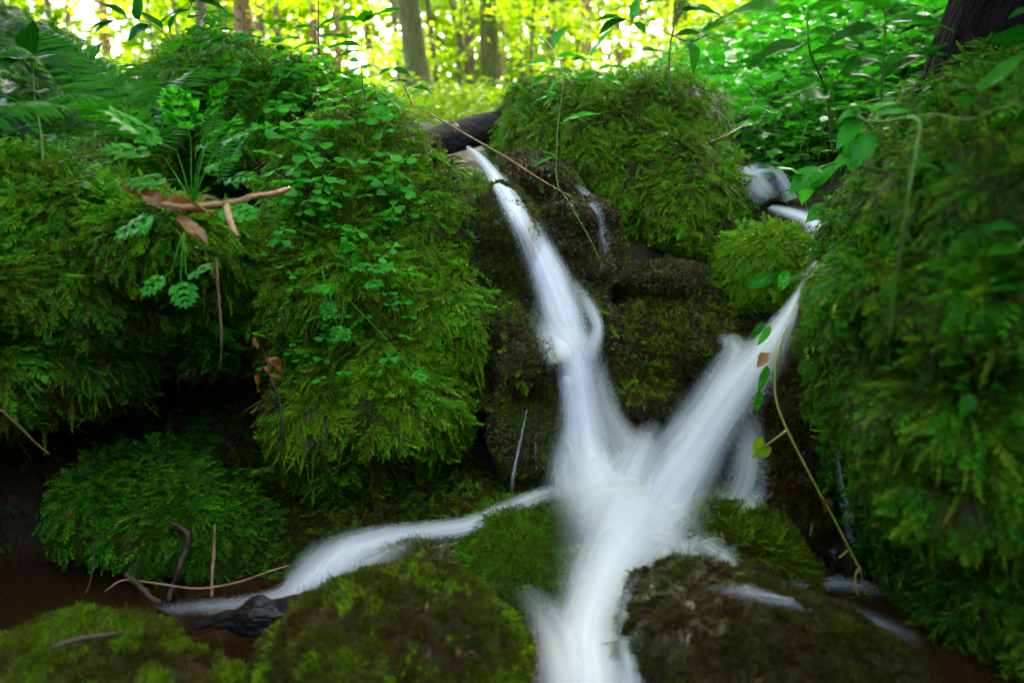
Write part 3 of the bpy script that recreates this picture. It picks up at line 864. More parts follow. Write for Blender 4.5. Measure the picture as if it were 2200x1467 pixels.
water('waterfall', 'faint thin trickle down the wet rock right of the main fall', [
    ([(1238, 398, 1.36, 18, .2), (1264, 425, 1.34, 38, .6), (1286, 470, 1.32, 40, .5), (1300, 520, 1.30, 34, .35), (1312, 580, 1.28, 28, 0)], dict(seed=51, ridge=.03))], 'water_veil')
water('waterfall', 'small pale fall at the upper right above the mossy branch', [
    ([(1655, 350, 1.50, 30, .6), (1670, 372, 1.48, 40, 1), (1688, 398, 1.46, 44, 1), (1702, 432, 1.44, 50, .8)], dict(seed=52, ridge=.03)),
    ([(1556, 360, 1.52, 20, 0), (1610, 370, 1.50, 30, .7), (1660, 366, 1.49, 26, .5)], dict(seed=53, ridge=.03)),
    ([(1606, 362, 1.50, 90, .3), (1622, 392, 1.48, 100, .5), (1640, 415, 1.46, 100, .5), (1660, 435, 1.44, 90, 0)], dict(seed=54, ridge=.03))], 'water_white')
water('stream', 'white patch of stream between the moss ball and the near moss wall', [
    ([(1655, 447, 1.45, 30, .6), (1700, 460, 1.40, 50, 1), (1740, 478, 1.34, 70, 1), (1762, 505, 1.28, 80, 1), (1770, 560, 1.22, 70, .8)], dict(seed=55, ridge=.03))], 'water_white')
water('waterfall', 'dim narrow thread falling beside the near moss wall at lower right', [
    ([(1788, 930, .86, 14, .2), (1800, 990, .85, 24, .6), (1812, 1060, .84, 30, .6), (1822, 1120, .83, 34, .4), (1830, 1230, .82, 34, 0)], dict(seed=56, ridge=.03))], 'water_veil')
water('waterfall', 'two hair thin drips left of the main fall', [
    ([(1132, 880, 1.06, 6, .5), (1120, 940, 1.05, 9, .6), (1104, 1010, 1.04, 12, .6), (1098, 1060, 1.03, 14, 0)], dict(seed=57, n=6, m=6)),
    ([(1151, 860, 1.06, 2.5, .3), (1151, 960, 1.05, 2.5, .5), (1152, 1030, 1.04, 2.5, 0)], dict(seed=58, n=6, m=5))], 'water_veil')
# dark pools
def pool(label, cx, cy, z, rx, ry):
    a = np.linspace(0, 2 * math.pi, 48, endpoint=False)
    Vp = [[cx, cy, z]] + [[cx + rx * math.cos(q), cy + ry * math.sin(q), z] for q in a]
    F = [[0, 1 + k, 1 + (k + 1) % 48] for k in range(48)]
    tag(mk('water', np.array(Vp), [np.array(F)], M['pool']), label, kind='structure')


c1 = at(430, 1290, .88)
pool('dark still pool at the lower left', c1[0], c1[1] - .02, c1[2] - .02, .55, .30)
c2 = at(1880, 1330, .74)
pool('dark water in the lower right corner', c2[0] + .10, c2[1] + .02, c2[2] - .02, .26, .20)

# ------------------------------------------------------------------ sticks and stems
def tube_arr(P, r, seg=7, wob=0.0, seed=0):
    P = np.asarray(P, float); r = np.broadcast_to(np.asarray(r, float), (len(P),))
    T = unit(np.gradient(P, axis=0))
    ref = np.array([.31, .22, .92]) if abs(T[0] @ np.array([.31, .22, .92])) < .9 else np.array([1., 0, 0])
    n = unit(ref - T * (T @ ref)[:, None]); b = np.cross(T, n)
    a = np.linspace(0, 2 * math.pi, seg, endpoint=False)
    G = P[:, None] + (n[:, None] * np.cos(a)[None, :, None] + b[:, None] * np.sin(a)[None, :, None]) * r[:, None, None]
    if wob:
        k = fbm(G.reshape(-1, 3) / max(r.max(), 1e-4) * .55, seed, 3).reshape(len(P), seg)
        G = P[:, None] + (G - P[:, None]) * (1 + wob * k)[..., None]
    V = np.vstack([G.reshape(-1, 3), P[:1], P[-1:]])
    m = len(P); q = np.arange(m - 1)[:, None] * seg
    j = np.arange(seg)[None]; j2 = (j + 1) % seg
    F = np.stack([q + j, q + j2, q + seg + j2, q + seg + j], -1).reshape(-1, 4)
    jj = np.arange(seg)
    F3 = np.vstack([np.stack([np.full(seg, m * seg), (jj + 1) % seg, jj], -1), np.stack([np.full(seg, m * seg + 1), (m - 1) * seg + jj, (m - 1) * seg + (jj + 1) % seg], -1)])
    return V, F, F3


def tubes(name, lst, mat, parent=None, label=None, cat=None, group=None, seg=7, wob=.25, n=8):
    """lst: list of (world points, radii at the points)"""
    Vs, Q, T3, off = [], [], [], 0
    for k, (P, r) in enumerate(lst):
        P = np.asarray(P, float); r = np.broadcast_to(np.asarray(r, float), (len(P),))
        A = spline(np.hstack([P, r[:, None]]), n) if len(P) > 2 else np.hstack([P, r[:, None]])
        v, q, t3 = tube_arr(A[:, :3], np.maximum(A[:, 3], 1e-4), seg, wob, k)
        Vs.append(v); Q.append(q + off); T3.append(t3 + off); off += len(v)
    o = mk(name, np.concatenate(Vs), [np.concatenate(Q), np.concatenate(T3)], M[mat], parent)
    if parent is None: tag(o, label, cat, group)
    return o


def pp(lst):
    """(px, py, depth) -> world points; depth None or negative: lie that far in front of what the sight line meets"""
    out = []
    for a in lst:
        if len(a) == 2: out.append(hit(a[0], a[1], lift=.012)[0])
        else: out.append(at(*a))
    return np.array(out)


def stick(name, label, cat, pts, r, mat, extra=(), **kw):
    L = [(pp(pts), r)] + [(pp(p), rr) for p, rr in extra]
    return tubes(name, L, mat, None, label, cat, **kw)


# fallen log across the notch
A = at(890, 318, 1.60); B = at(1160, 246, 1.85)
ax = B - A
ring = []
pts = [A + ax * s for s in np.linspace(0, 1, 14)]
lg = tubes('log', [(np.array(pts), np.linspace(.036, .042, 14))], 'log', None,
           'dark rotting log lying across the notch behind the main fall', 'log', seg=28, wob=.22, n=3)
stick('branch', 'bare tan forked stick sticking out over the left cushion of moss', 'branch',
      [(345, 440, .72), (395, 446, .735), (440, 443, .75), (500, 436, .775), (545, 422, .81), (585, 417, .84), (622, 405, .88)], [.0020, .0032, .0038, .0042, .0040, .0036, .0030], 'twig',
      [([(487, 437, .775), (490, 460, .73), (498, 485, .70), (512, 508, .69)], [.0032, .0034, .0030, .002])], wob=.5)
stick('twig', 'long thin bare twig crossing in front of the log and trickle', 'twig',
      [(880, 218, 1.25), (905, 235, 1.22), (960, 265, 1.2), (1020, 300, 1.19), (1090, 340, 1.18), (1160, 385, 1.17), (1230, 425, 1.18)], [.0012, .0016, .0018, .0018, .0018, .0016, .0012], 'twig')
stick('branch', 'short mossy branch lying across the upper right stream', 'branch',
      [(1590, 408, 1.55), (1640, 420, 1.52), (1700, 432, 1.48), (1760, 444, 1.44), (1800, 462, 1.40)], [.008, .011, .010, .012, .010], 'bark_green', wob=.8, seg=10)
_b = S.objects['branch.001'] if 'branch.001' in S.objects else None
stick('root', 'pale hanging rootlet with forked ends below the orange leaves', 'root',
      [(565, 720), (572, 770, .96), (583, 815, .95), (600, 860, .95), (607, 920, .95), (602, 985, .96), (598, 1010, .97)], [.0008, .0012, .0018, .0018, .0014, .001, .0006], 'twig_dark',
      [([(580, 830, .95), (576, 860, .95), (565, 900, .95), (556, 912, .95)], [.0012, .0012, .0009, .0005]), ([(576, 855, .95), (550, 868, .95), (520, 884, .95)], [.001, .0009, .0005])], wob=.4)
stick('root', 'rusty root hanging down the face of the left cushion', 'root',
      [(464, 555, .84), (467, 600, .84), (472, 660, .85), (476, 720, .86), (474, 780, .88)], [.0012, .0015, .0016, .0014, .0008], 'twig')
stick('twig', 'upright orange twig standing in the left pool', 'twig', [(461, 1125, .92), (460, 1180, .92), (456, 1230, .91), (455, 1282, .90)], [.0014, .0022, .0022, .002], 'twig', wob=.4)
stick('twig', 'short stubby twig slanting into the left pool', 'twig', [(272, 1232, .88), (300, 1258, .87), (325, 1283, .86), (345, 1296, .85)], [.004, .0042, .0038, .0028], 'twig_dark', wob=.6)
stick('root', 'gnarled grey root curving down to the left pool', 'root', [(360, 1118, .93), (400, 1142, .92), (402, 1175, .92), (385, 1220, .91), (372, 1255, .91), (362, 1290, .9)], [.002, .004, .004, .0036, .003, .003], 'twig_dark', wob=.8)
stick('twig', 'fine dark runner looping over the left pool', 'twig',
      [(225, 1270, .86), (265, 1246, .87), (330, 1252, .88), (400, 1262, .88), (450, 1262, .89), (520, 1248, .9), (575, 1228, .91), (622, 1214, .92)], [.0009, .0012, .0013, .0013, .0014, .0014, .0013, .001], 'twig')
stick('twig', 'thin grey upright twig at the far left of the pool', 'twig', [(206, 1150, .9), (203, 1190, .9), (196, 1240, .89), (184, 1275, .88)], [.0009, .0011, .0011, .0009], 'twig_dark')
stick('twig', 'blurred twig lying on the dark left foreground mound', 'twig', [(110, 1390, .56), (170, 1372, .57), (230, 1364, .58), (268, 1360, .6)], [.002, .0025, .0022, .0012], 'twig_dark')
stick('twig', 'slender brown twig across the bottom left of the dark bank', 'twig', [(0, 880, .8), (40, 915, .82), (75, 950, .84), (105, 975, .86)], [.0012, .0014, .0013, .001], 'twig')
stick('twig', 'dark branch arching at the foot of the right slope', 'twig', [(1522, 308, 1.5), (1560, 292, 1.55), (1590, 275, 1.6), (1605, 262, 1.65)], [.003, .004, .003, .002], 'twig_dark', wob=.5)
# black wood in the left pool
tubes('driftwood', [(pp([(420, 1340, .80), (500, 1330, .79), (580, 1322, .78), (650, 1300, .78), (700, 1280, .79)]), [.008, .016, .018, .015, .006])], 'wet_wood', None,
      'dark waterlogged wood between the left pool and front mound', 'driftwood', seg=18, wob=1.1)
# tiny mushroom on the log
mu = empty('mushroom', at(978, 282, 1.5), 'tiny tan mushroom beside the fallen log', 'mushroom')
tubes('stem', [(np.array([at(978, 284, 1.5), at(979, 272, 1.5)]), [.0016, .0013])], 'mushroom', mu)
a = np.linspace(0, 2 * math.pi, 12, endpoint=False)
cc = at(979, 272, 1.5)
Vm = [cc + np.array([0, 0, .008])] + [cc + np.array([math.cos(q) * r_, math.sin(q) * r_, z_]) for r_, z_ in ((.006, .005), (.0075, 0)) for q in a]
Fm = [[0, 1 + k, 1 + (k + 1) % 12] for k in range(12)]; Fq = [[1 + k, 13 + k, 13 + (k + 1) % 12, 1 + (k + 1) % 12] for k in range(12)]
mk('cap', np.array(Vm), [np.array(Fm), np.array(Fq)], M['mushroom'], mu)

# ------------------------------------------------------------------ leaves
def leaf_shape(seg=8, wide=.5, peak=.42, tip=1.4, fold=.25, droop=.25, ripple=.02, serr=0.0, seed=0):
    """unit leaf along +y: V, F, UV"""
    r = np.random.default_rng(seed)
    V, UV = [], []
    ts = np.linspace(0, 1, seg + 1)
    ph = r.uniform(0, 6)
    for k, t in enumerate(ts):
        tt = t ** (math.log(.5) / math.log(peak))
        w = wide * .5 * math.sin(math.pi * min(max(tt, .012), .992)) ** (.75 if t < peak else .75 * tip)
        if serr and 0 < k < seg: w *= 1 + (serr if k % 2 else -serr)
        for u in (-1, -.5, 0, .5, 1):
            V.append([u * w, t, -droop * t * t + fold * abs(u) * w + ripple * math.sin(9 * t + 2.5 * u + ph)])
            UV.append([u, t])
    F = [[a * 5 + b, a * 5 + b + 1, a * 5 + b + 6, a * 5 + b + 5] for a in range(seg) for b in range(4)]
    return np.array(V), np.array(F), np.array(UV)


OV = [leaf_shape(8, .55, .42, 1.3, .25, dr, .025, 0, s) for s, dr in enumerate((.1, .25, .35, .2, .45))]
SER = [leaf_shape(14, .62, .40, 1.25, .2, dr, .02, .07, s + 9) for s, dr in enumerate((.15, .3, .4))]
NAR = [leaf_shape(8, .34, .40, 1.2, .3, dr, .02, 0, s + 5) for s, dr in enumerate((.2, .35, .5))]


def heart():
    V, UV = [], []
    outline = [(0, 0), (.22, .35), (.42, .65), (.46, .85), (.34, 1.0), (.14, .98), (0, .84)]
    for (x, y) in outline: V.append([x, y, abs(x) * .35 - .12 * y * y]); UV.append([x * 2, y])
    for (x, y) in outline[1:-1]: V.append([-x, y, abs(x) * .35 - .12 * y * y]); UV.append([-x * 2, y])
    V.append([0, .5, -.03]); UV.append([0, .5])
    n = len(V) - 1
    right = [0, 1, 2, 3, 4, 5, 6]; left = [0, 7, 8, 9, 10, 11, 6]
    F = [[n, right[k], right[k + 1]] for k in range(6)] + [[n, left[k + 1], left[k]] for k in range(6)]
    return np.array(V), np.array(F), np.array(UV)


HEART = [heart()]


def frame(y, up):
    y = unit(np.asarray(y, float)); z = np.asarray(up, float) - y * (np.asarray(up, float) @ y); z = unit(z)
    return np.stack([np.cross(y, z), y, z])


def put_leaf(shape, base, y, up, L):
    v, f, uv = shape
    return base + (v * L) @ frame(y, up), f, uv


def leaf_obj(name, shape, base, y, up, L, mat, parent):
    v, f, uv = put_leaf(shape, base, y, up, L)
    return mk(name, v, [f], M[mat], parent, {'rnd': np.full(len(v), rng.random())}, True, uv)


def many_leaves(shapes, B, Y, U_, L):
    """vectorised leaves -> V, F, uv, rnd"""
    B, Y, U_, L = map(np.asarray, (B, Y, U_, L))
    Y = unit(Y); Z = unit(U_ - Y * (U_ * Y).sum(1, keepdims=True)); X = np.cross(Y, Z)
    k = rng.integers(0, len(shapes), len(B)); Vs, Fs, UVs, Rn, off = [], [], [], [], 0
    rr = rng.random(len(B))
    for q, (v, f, uv) in enumerate(shapes):
        s = np.nonzero(k == q)[0]
        if not len(s): continue
        W = B[s][:, None] + L[s][:, None, None] * (v[None, :, 0:1] * X[s][:, None] + v[None, :, 1:2] * Y[s][:, None] + v[None, :, 2:3] * Z[s][:, None])
        Vs.append(W.reshape(-1, 3)); UVs.append(np.tile(uv, (len(s), 1))); Rn.append(np.repeat(rr[s], len(v)))
        Fs.append((f[None] + (np.arange(len(s)) * len(v))[:, None, None] + off).reshape(-1, f.shape[1])); off += len(s) * len(v)
    return np.concatenate(Vs), np.concatenate(Fs), np.concatenate(UVs), np.concatenate(Rn)

# ---- wood sorrel: a thin stalk and three heart-shaped leaflets
def sorrel(P, n, size, label, group, mat='leaf_bright'):
    h = size * random.uniform(1.3, 2.6)
    P = P + n * .012
    top = P + n * .012 + unit(n * .7 + np.array([random.uniform(-.3, .3), -.35, .9])) * h
    root = empty('wood_sorrel', P, label, 'wood sorrel', group)
    tubes('stem', [(np.array([P, P * .5 + top * .5 + n * h * .12, top]), [.0007, .0006, .0005])], 'stem_green', root, seg=5, wob=0, n=3)
    a0 = random.uniform(0, 6.28)
    tilt = unit(np.array([random.gauss(0, .28), -.35 + random.gauss(0, .2), 1.0]))
    e1 = unit(np.cross(tilt, [0, 1, .2])); e2 = np.cross(tilt, e1)
    for k in range(3):
        a_ = a0 + k * 2.094
        y = e1 * math.cos(a_) + e2 * math.sin(a_) - tilt * random.uniform(-.05, .35)
        leaf_obj('leaf', HEART[0], top, y, tilt, size * random.uniform(.85, 1.1), mat, root)


def sorrel_patch(box, cnt, size, label, mat='leaf_bright'):
    for _ in range(cnt):
        px, py = random.uniform(box[0], box[2]), random.uniform(box[1], box[3])
        P, n, d = hit(px, py)
        if d > 3: continue
        sorrel(P, n, size * random.uniform(.75, 1.2), label, label, mat)


sorrel_patch((430, 105, 670, 270), 55, .028, 'wood sorrel on the crown of the domed boulder', 'leaf_green')
sorrel_patch((610, 170, 870, 340), 60, .022, 'wood sorrel on the upper slope of the great left boulder')
sorrel_patch((600, 270, 760, 400), 20, .024, 'pale wood sorrel in the dip above the great left boulder')
sorrel_patch((640, 400, 880, 490), 40, .019, 'wood sorrel on the brow of the great left boulder')
sorrel_patch((580, 500, 820, 640), 22, .015, 'small wood sorrel on the face of the great left boulder')
sorrel_patch((610, 480, 900, 860), 45, .013, 'tiny scattered wood sorrel low on the great left boulder')
sorrel_patch((1050, 170, 1230, 230), 8, .018, 'wood sorrel on the shoulder of the boulder behind the fall')
sorrel_patch((90, 880, 470, 960), 5, .012, 'tiny dark wood sorrel above the left tussock', 'leaf_green')
for (x_, y_) in ((1340, 60), (60, 60)): pass

# ---- ferns
def fern_frond(P0, P1, droop, W, seed, twist=0.0):
    r = np.random.default_rng(seed)
    n = 22
    t = np.linspace(0, 1, n)
    ctr = P0 + (P1 - P0) * t[:, None] + np.array([0, 0, 1.]) * (droop * 4 * t * (1 - t))[:, None]
    T = unit(np.gradient(ctr, axis=0))
    L = np.linalg.norm(P1 - P0)
    B, Y, U_, S_ = [], [], [], []
    for k in range(2, n):
        up = np.array([twist, -.35, 1.0]); side = unit(np.cross(T[k], up)); nn = np.cross(side, T[k])
        for s in (-1, 1):
            w = W * L * (math.sin(math.pi * (t[k] ** .75 * .88 + .10)) ** .8 + .03) * r.uniform(.9, 1.08)
            B.append(ctr[k]); Y.append(side * s + T[k] * .42 - nn * .12 + r.normal(size=3) * .05); U_.append(nn + r.normal(size=3) * .12); S_.append(w)
    v, f, uv, rn = many_leaves(PIN, np.array(B), np.array(Y), np.array(U_), np.array(S_))
    tv, tq, t3 = tube_arr(ctr, np.linspace(.0022, .0006, n) * (L / .35), 5)
    o = len(v)
    V = np.vstack([v, tv]); uv = np.vstack([uv, np.tile([[0.0, .5]], (len(tv), 1))]); rn = np.concatenate([rn, np.full(len(tv), .9)])
    return V, [f, tq + o, t3 + o], uv, rn


PIN = [leaf_shape(18, .14, .30, 1.0, .2, dr, .01, .16, 40 + s) for s, dr in enumerate((.1, .2, .3))]


def fern(label, root_pt, fronds, mat='leaf_green', W=.30):
    root = empty('fern', root_pt, label, 'fern')
    for k, (tip, droop, w) in enumerate(fronds):
        v, f, uv, rn = fern_frond(np.asarray(root_pt), np.asarray(tip), droop, w or W, 100 + k)
        mk('frond', v, f, M[mat], root, {'rnd': rn}, True, uv)
    return root


fern('large dark fern arching out from the upper left', at(330, 330, 1.15), [
    (at(70, 70, 1.10), .05, .34), (at(110, 215, .95), .04, .36), (at(440, 140, 1.25), .03, .26), (at(500, 240, 1.2), .02, .26), (at(230, 120, 1.3), .03, .3)])
fern('near blurred fern frond at the left edge', at(150, 240, .72), [(at(-60, 300, .62), .02, .38), (at(-10, 120, .66), .03, .3)])
fern('small bright fern tuft behind the stick', at(470, 400, 1.02), [(at(520, 235, 1.05), .01, .22), (at(540, 285, 1.0), .012, .22), (at(455, 225, 1.05), .01, .2)], 'leaf_green')

# ---- herb with lacy, deeply cut leaves
def lacy(P, y, up, L, mat, parent, stalk0):
    B, Y, U_, S_ = [], [], [], []
    fr = frame(y, up); X, Yv, Z = fr
    for k, (t, ln) in enumerate(((.25, .5), (.5, .48), (.72, .36), (.9, .24))):
        for s in (-1, 1):
            b = P + Yv * L * t
            d = unit(Yv * .75 + X * s)
            for q, an in enumerate((-.5, 0, .5)):
                dd = d + (Yv * an if s > 0 else Yv * an) * .8
                B.append(b + d * L * ln * .35); Y.append(dd + Z * random.uniform(-.1, .25)); U_.append(Z); S_.append(L * ln * (.75 if q == 1 else .55))
            B.append(b); Y.append(d); U_.append(Z); S_.append(L * ln * .55)
    B.append(P + Yv * L * .85); Y.append(Yv); U_.append(Z); S_.append(L * .3)
    v, f, uv, rn = many_leaves([OV[0], OV[1]], np.array(B), np.array(Y), np.array(U_), np.array(S_))
    tv, tq, t3 = tube_arr(np.array([stalk0, stalk0 * .5 + P * .5 + np.array([0, 0, .004]), P, P + Yv * L * .9]), [.0007, .0006, .0005, .0002], 5)
    o = len(v)
    mk('leaf', np.vstack([v, tv]), [f, tq + o, t3 + o], M[mat], parent, {'rnd': np.concatenate([rn, np.full(len(tv), .8)])}, True,
       np.vstack([uv, np.tile([[0., .5]], (len(tv), 1))]))


def herb(label, base, leaves, mat='leaf_bright', L=.06):
    root = empty('lacy_herb', base, label, 'plant')
    for (px, py, d, dx, dz, l) in leaves:
        P = at(px, py, d)
        lacy(P, np.array([dx, -.35, dz]), np.array([0, -.5, 1.0]), l or L, mat, root, np.asarray(base))
    return root


herb('bright lacy leaved herb rising above the tan stick', at(412, 440, .80), [
    (380, 325, .80, -.5, .35, .075), (430, 330, .80, .5, .3, .07), (350, 335, .83, -.9, .1, .06), (470, 310, .84, .9, .25, .06), (455, 265, .86, .3, .5, .055),
    (380, 385, .79, -.9, -.1, .05), (475, 385, .80, .9, 0, .045), (350, 455, .74, -.8, -.5, .05), (440, 360, .78, .6, .1, .05), (410, 300, .82, 0, .5, .06), (470, 440, .76, .8, -.25, .05)])
herb('small lacy sprig dangling from the left cushion', at(395, 500, .76), [(368, 585, .74, -.6, -.5, .035), (388, 592, .74, .25, -.8, .035), (400, 590, .745, .8, .2, .035)], L=.035)
herb('pale star shaped herb on the face of the great boulder', at(740, 635, .98), [
    (755, 585, .95, .2, .5, .035), (795, 580, .95, .9, .1, .035), (740, 558, .96, .1, .5, .03), (720, 620, .95, -.8, .0, .03), (780, 605, .94, .7, -.1, .03), (735, 690, .96, -.2, -.6, .03), (885, 795, .95, .5, -.3, .025)], L=.03)
herb('fresh green herb on the middle of the great boulder', at(690, 570, 1.0), [
    (730, 545, .97, .5, .2, .03), (745, 572, .97, .9, 0, .028), (700, 640, .97, .2, -.6, .03), (725, 700, .97, .3, -.3, .03)], L=.03)

# ---- dead leaves
def dead_leaf(label, px, py, L, ang, mat='leaf_dead', curl=None, lift=.045):
    P, n, d = hit(px, py)
    P = P + unit(CAM - P) * lift
    L = L * 1.1
    n = unit(n * .8 + unit(CAM - P) * .35)
    t = unit(np.cross(n, [0, 1, .3])); b = np.cross(n, t)
    y = t * math.cos(ang) + b * math.sin(ang)
    sh = leaf_shape(9, .42, .45, 1.1, .6, curl if curl is not None else random.uniform(-.35, .4), .06, .05, int(px))
    v, f, uv = put_leaf(sh, P - y * L * .5 + n * .004, y, n + np.array([0, -.4, .2]), L)
    o = mk('dead_leaf', v, [f], M[mat], None, {'rnd': np.full(len(v), random.random())}, True, uv)
    tag(o, label, 'leaf', 'fallen brown leaves')


def lying_leaf(label, px, py, d, dx, dz, L, wide, mat='leaf_dead', curl=.3, up=(0, -.6, .9)):
    sh = leaf_shape(10, wide, .45, 1.1, .7, curl, .07, .06, int(px))
    y = unit(np.array([dx, random.uniform(-.5, .3), dz]))
    v, f, uv = put_leaf(sh, at(px, py, d), y, np.array(up) + rng.normal(size=3) * .5, L)
    o = mk('dead_leaf', v, [f], M[mat], None, {'rnd': np.full(len(v), random.random())}, True, uv)
    tag(o, label, 'leaf', 'fallen brown leaves')


for args in [
    ('long curled dark brown leaf at the back of the left cushion', 258, 398, 0.782, 1, -.35, 0.040, .34), ('brown leaf lying just in front of the curled dark one on the left cushion', 300, 412, 0.772, 1, -.45, 0.043, .40),
    ('tan crumpled leaf between the dark leaf and the stick', 350, 432, 0.757, 1, -.15, 0.036, .45), ('broad tan leaf under the stick end', 400, 458, 0.747, 1, .25, 0.035, .42),
    ('pale tan leaf at the front edge of the left cushion', 378, 470, 0.737, .9, -.6, 0.036, .46), ('small tan leaf behind the stick fork', 425, 432, 0.772, 1, .3, 0.023, .4),
    ('curled pale leaf lowest at the front of the left cushion', 405, 492, 0.732, .8, -.35, 0.026, .5), ('dull brown leaf hanging on the dark left bank', 152, 1095, 0.882, -.15, -1, 0.020, .5),
    ('dark red leaf in the cleft of the left boulders', 545, 725, 0.942, .3, -1, 0.018, .4)]:
    lying_leaf(*args)
for args in [('bright orange leaf upper in the hanging cluster', 575, 768, .90, .7, -.7, .030, .5), ('orange leaf lower left in the hanging cluster', 566, 790, .895, -.5, -1, .030, .42), ('curled orange leaf in the middle of the hanging cluster', 572, 785, .90, .5, -.9, .022, .6)]:
    lying_leaf(*args, mat='leaf_orange')
for args in [('small dead leaf beside the round brown log end', 1180, 225, .02, .5), ('rusty leaf at the crest of the middle boulder', 1285, 185, .02, .3)]:
    dead_leaf(*args)
for args in [('orange leaf on the dark ledge at lower left', 552, 1075, .028, .2), ('small orange leaf right on the dark ledge at lower left', 580, 1078, .02, 1.0), ('orange chip on the pale wood at the moss block', 1560, 620, .012, 1.0)]:
    dead_leaf(*args, mat='leaf_orange', lift=.03)
# litter flecks on the foreground mounds
for key, cnt, lab in (('russet', 700, 'russet leaf flecks scattered over the right foreground mound'), ('front', 110, 'brown leaf flecks scattered over the middle foreground mound'), ('pillar', 120, 'brown leaf flecks on the upright wet rock'),
                      ('corner', 80, 'brown leaf flecks on the left foreground mound'), ('block', 90, 'brown needles on the squat brown block'), ('mound', 40, 'brown needles on the smooth centre mound')):
    v, f = SURF[key]
    s = sample(v, f, 1000, cap=cnt)
    P, n = s
    rd = rng.normal(size=P.shape); rd -= n * (rd * n).sum(1, keepdims=True)
    lv, lf, luv, lr = many_leaves([leaf_shape(4, w, .45, 1, .4, .3, .05, 0, q) for q, w in enumerate((.10, .2, .38))], P + n * .006, rd + n * .25 * rng.normal(size=(len(P), 1)), n + rng.normal(size=P.shape) * .3, rng.uniform(.004, .012, len(P)))
    o = mk('leaf_litter', lv, [lf], M['litter'], None, {'rnd': lr}, True, luv)
    tag(o, lab, 'leaf litter', None, 'stuff')

# ---- vine with yellow stem over the upright rock
vn = empty('vine', at(1665, 765, .84), 'yellow stemmed vine trailing down the upright wet rock', 'vine')
tubes('stem', [(pp([(1690, 700, .90), (1672, 755, .84), (1665, 800, .82), (1668, 860, .81), (1690, 920, .80), (1725, 990, .79), (1762, 1060, .78), (1790, 1110, .77), (1818, 1165, .76), (1848, 1222, .75)]), .0014)], 'stem_yellow', vn, seg=6)
tubes('tendril', [(pp([(1848, 1220, .75), (1838, 1235, .75), (1838, 1258, .75), (1843, 1278, .75)]), [.0018, .0015, .0012, .0006]), (pp([(1848, 1222, .75), (1851, 1235, .75), (1852, 1250, .75)]), [.001, .0008, .0005])], 'stem_yellow', vn, seg=6)
tubes('side_shoot', [(pp([(1690, 925, .80), (1662, 945, .8), (1640, 960, .8)]), [.0014, .0012, .001]), (pp([(1824, 1180, .76), (1812, 1190, .76), (1803, 1198, .76)]), .0012)], 'stem_yellow', vn, seg=6)
for (px, py, d, dx, dz, L, shp, mt) in [(1648, 785, .83, -.25, -1, .034, NAR[1], 'leaf_bright'), (1632, 838, .83, -.05, -1, .030, NAR[2], 'leaf_green'), (1655, 700, .9, -.5, -.8, .03, NAR[1], 'leaf_bright'),
                                        (1640, 690, .9, -.5, -.7, .030, NAR[0], 'leaf_green'), (1655, 960, .8, -.8, -.4, .024, SER[0], 'leaf_sun'), (1640, 940, .8, -.6, -.6, .02, OV[0], 'leaf_sun'),
                                        (1660, 590, .98, -.8, -.35, .04, OV[2], 'leaf_green'), (1690, 580, 1.0, -.2, -.5, .035, OV[0], 'leaf_bright')]:
    leaf_obj('leaf', shp, at(px, py, d), np.array([dx, -.2, dz]), np.array([0, -1, .4]), L, mt, vn)
leaf_obj('dry_leaf', leaf_shape(8, .7, .5, 1, .7, .5, .08, .05, 3), at(1655, 760, .82), np.array([-.7, -.3, -.4]), np.array([.2, -.5, 1]), .02, 'leaf_dead', vn)
leaf_obj('bud', leaf_shape(6, .9, .5, 1, .9, .6, .05, 0, 3), at(1767, 1072, .775), np.array([.4, -.3, -.7]), np.array([.2, -1, .4]), .016, 'leaf_orange', vn)

# ---- thin plants with broad leaves: stem points and leaves along them
def sprig(name, label, cat, stem_pts, leaves, mat, smat='stem_green', r=.0012, shapes=OV, group=None):
    P = pp(stem_pts)
    root = empty(name, P[0], label, cat, group)
    tubes('stem', [(P, np.linspace(r, r * .5, len(P)))], smat, root, seg=6, wob=.45, n=8)
    for (px, py, d, dx, dy, dz, L) in leaves:
        leaf_obj('leaf', random.choice(shapes), at(px, py, d), np.array([dx, dy, dz]), np.array([random.uniform(-.3, .3), -.45, 1.0]), L, mat, root)
    return root


sprig('seedling', 'young seedling with paired leaves and long trailing stem on the middle boulder', 'seedling',
      [(1300, 588, 1.22), (1270, 520, 1.21), (1225, 440, 1.2), (1198, 395, 1.2), (1196, 330, 1.2), (1200, 260, 1.2), (1210, 180, 1.2), (1205, 130, 1.2)],
      [(1195, 205, 1.2, -1, -.2, .05, .042), (1180, 200, 1.2, .25, -.2, .8, .026), (1190, 210, 1.2, -.6, -.5, -.3, .026), (1210, 262, 1.2, .9, -.2, .35, .065), (1190, 340, 1.2, -.9, -.2, -.1, .036), (1195, 342, 1.2, -.3, -.3, .4, .03)],
      'leaf_bright', shapes=NAR, r=.0016)
sprig('seedling', 'slim seedling with four leaves on the right crest of the great boulder', 'seedling',
      [(785, 225, 1.1), (778, 170, 1.1), (776, 110, 1.1), (782, 50, 1.1)],
      [(782, 48, 1.1, -.9, -.2, .2, .055), (782, 46, 1.1, .9, -.3, .3, .065), (782, 48, 1.1, .2, -.7, .1, .05), (776, 100, 1.1, -.8, -.3, .1, .05), (770, 110, 1.1, -.9, .1, -.1, .045)], 'leaf_green', 'twig_dark')
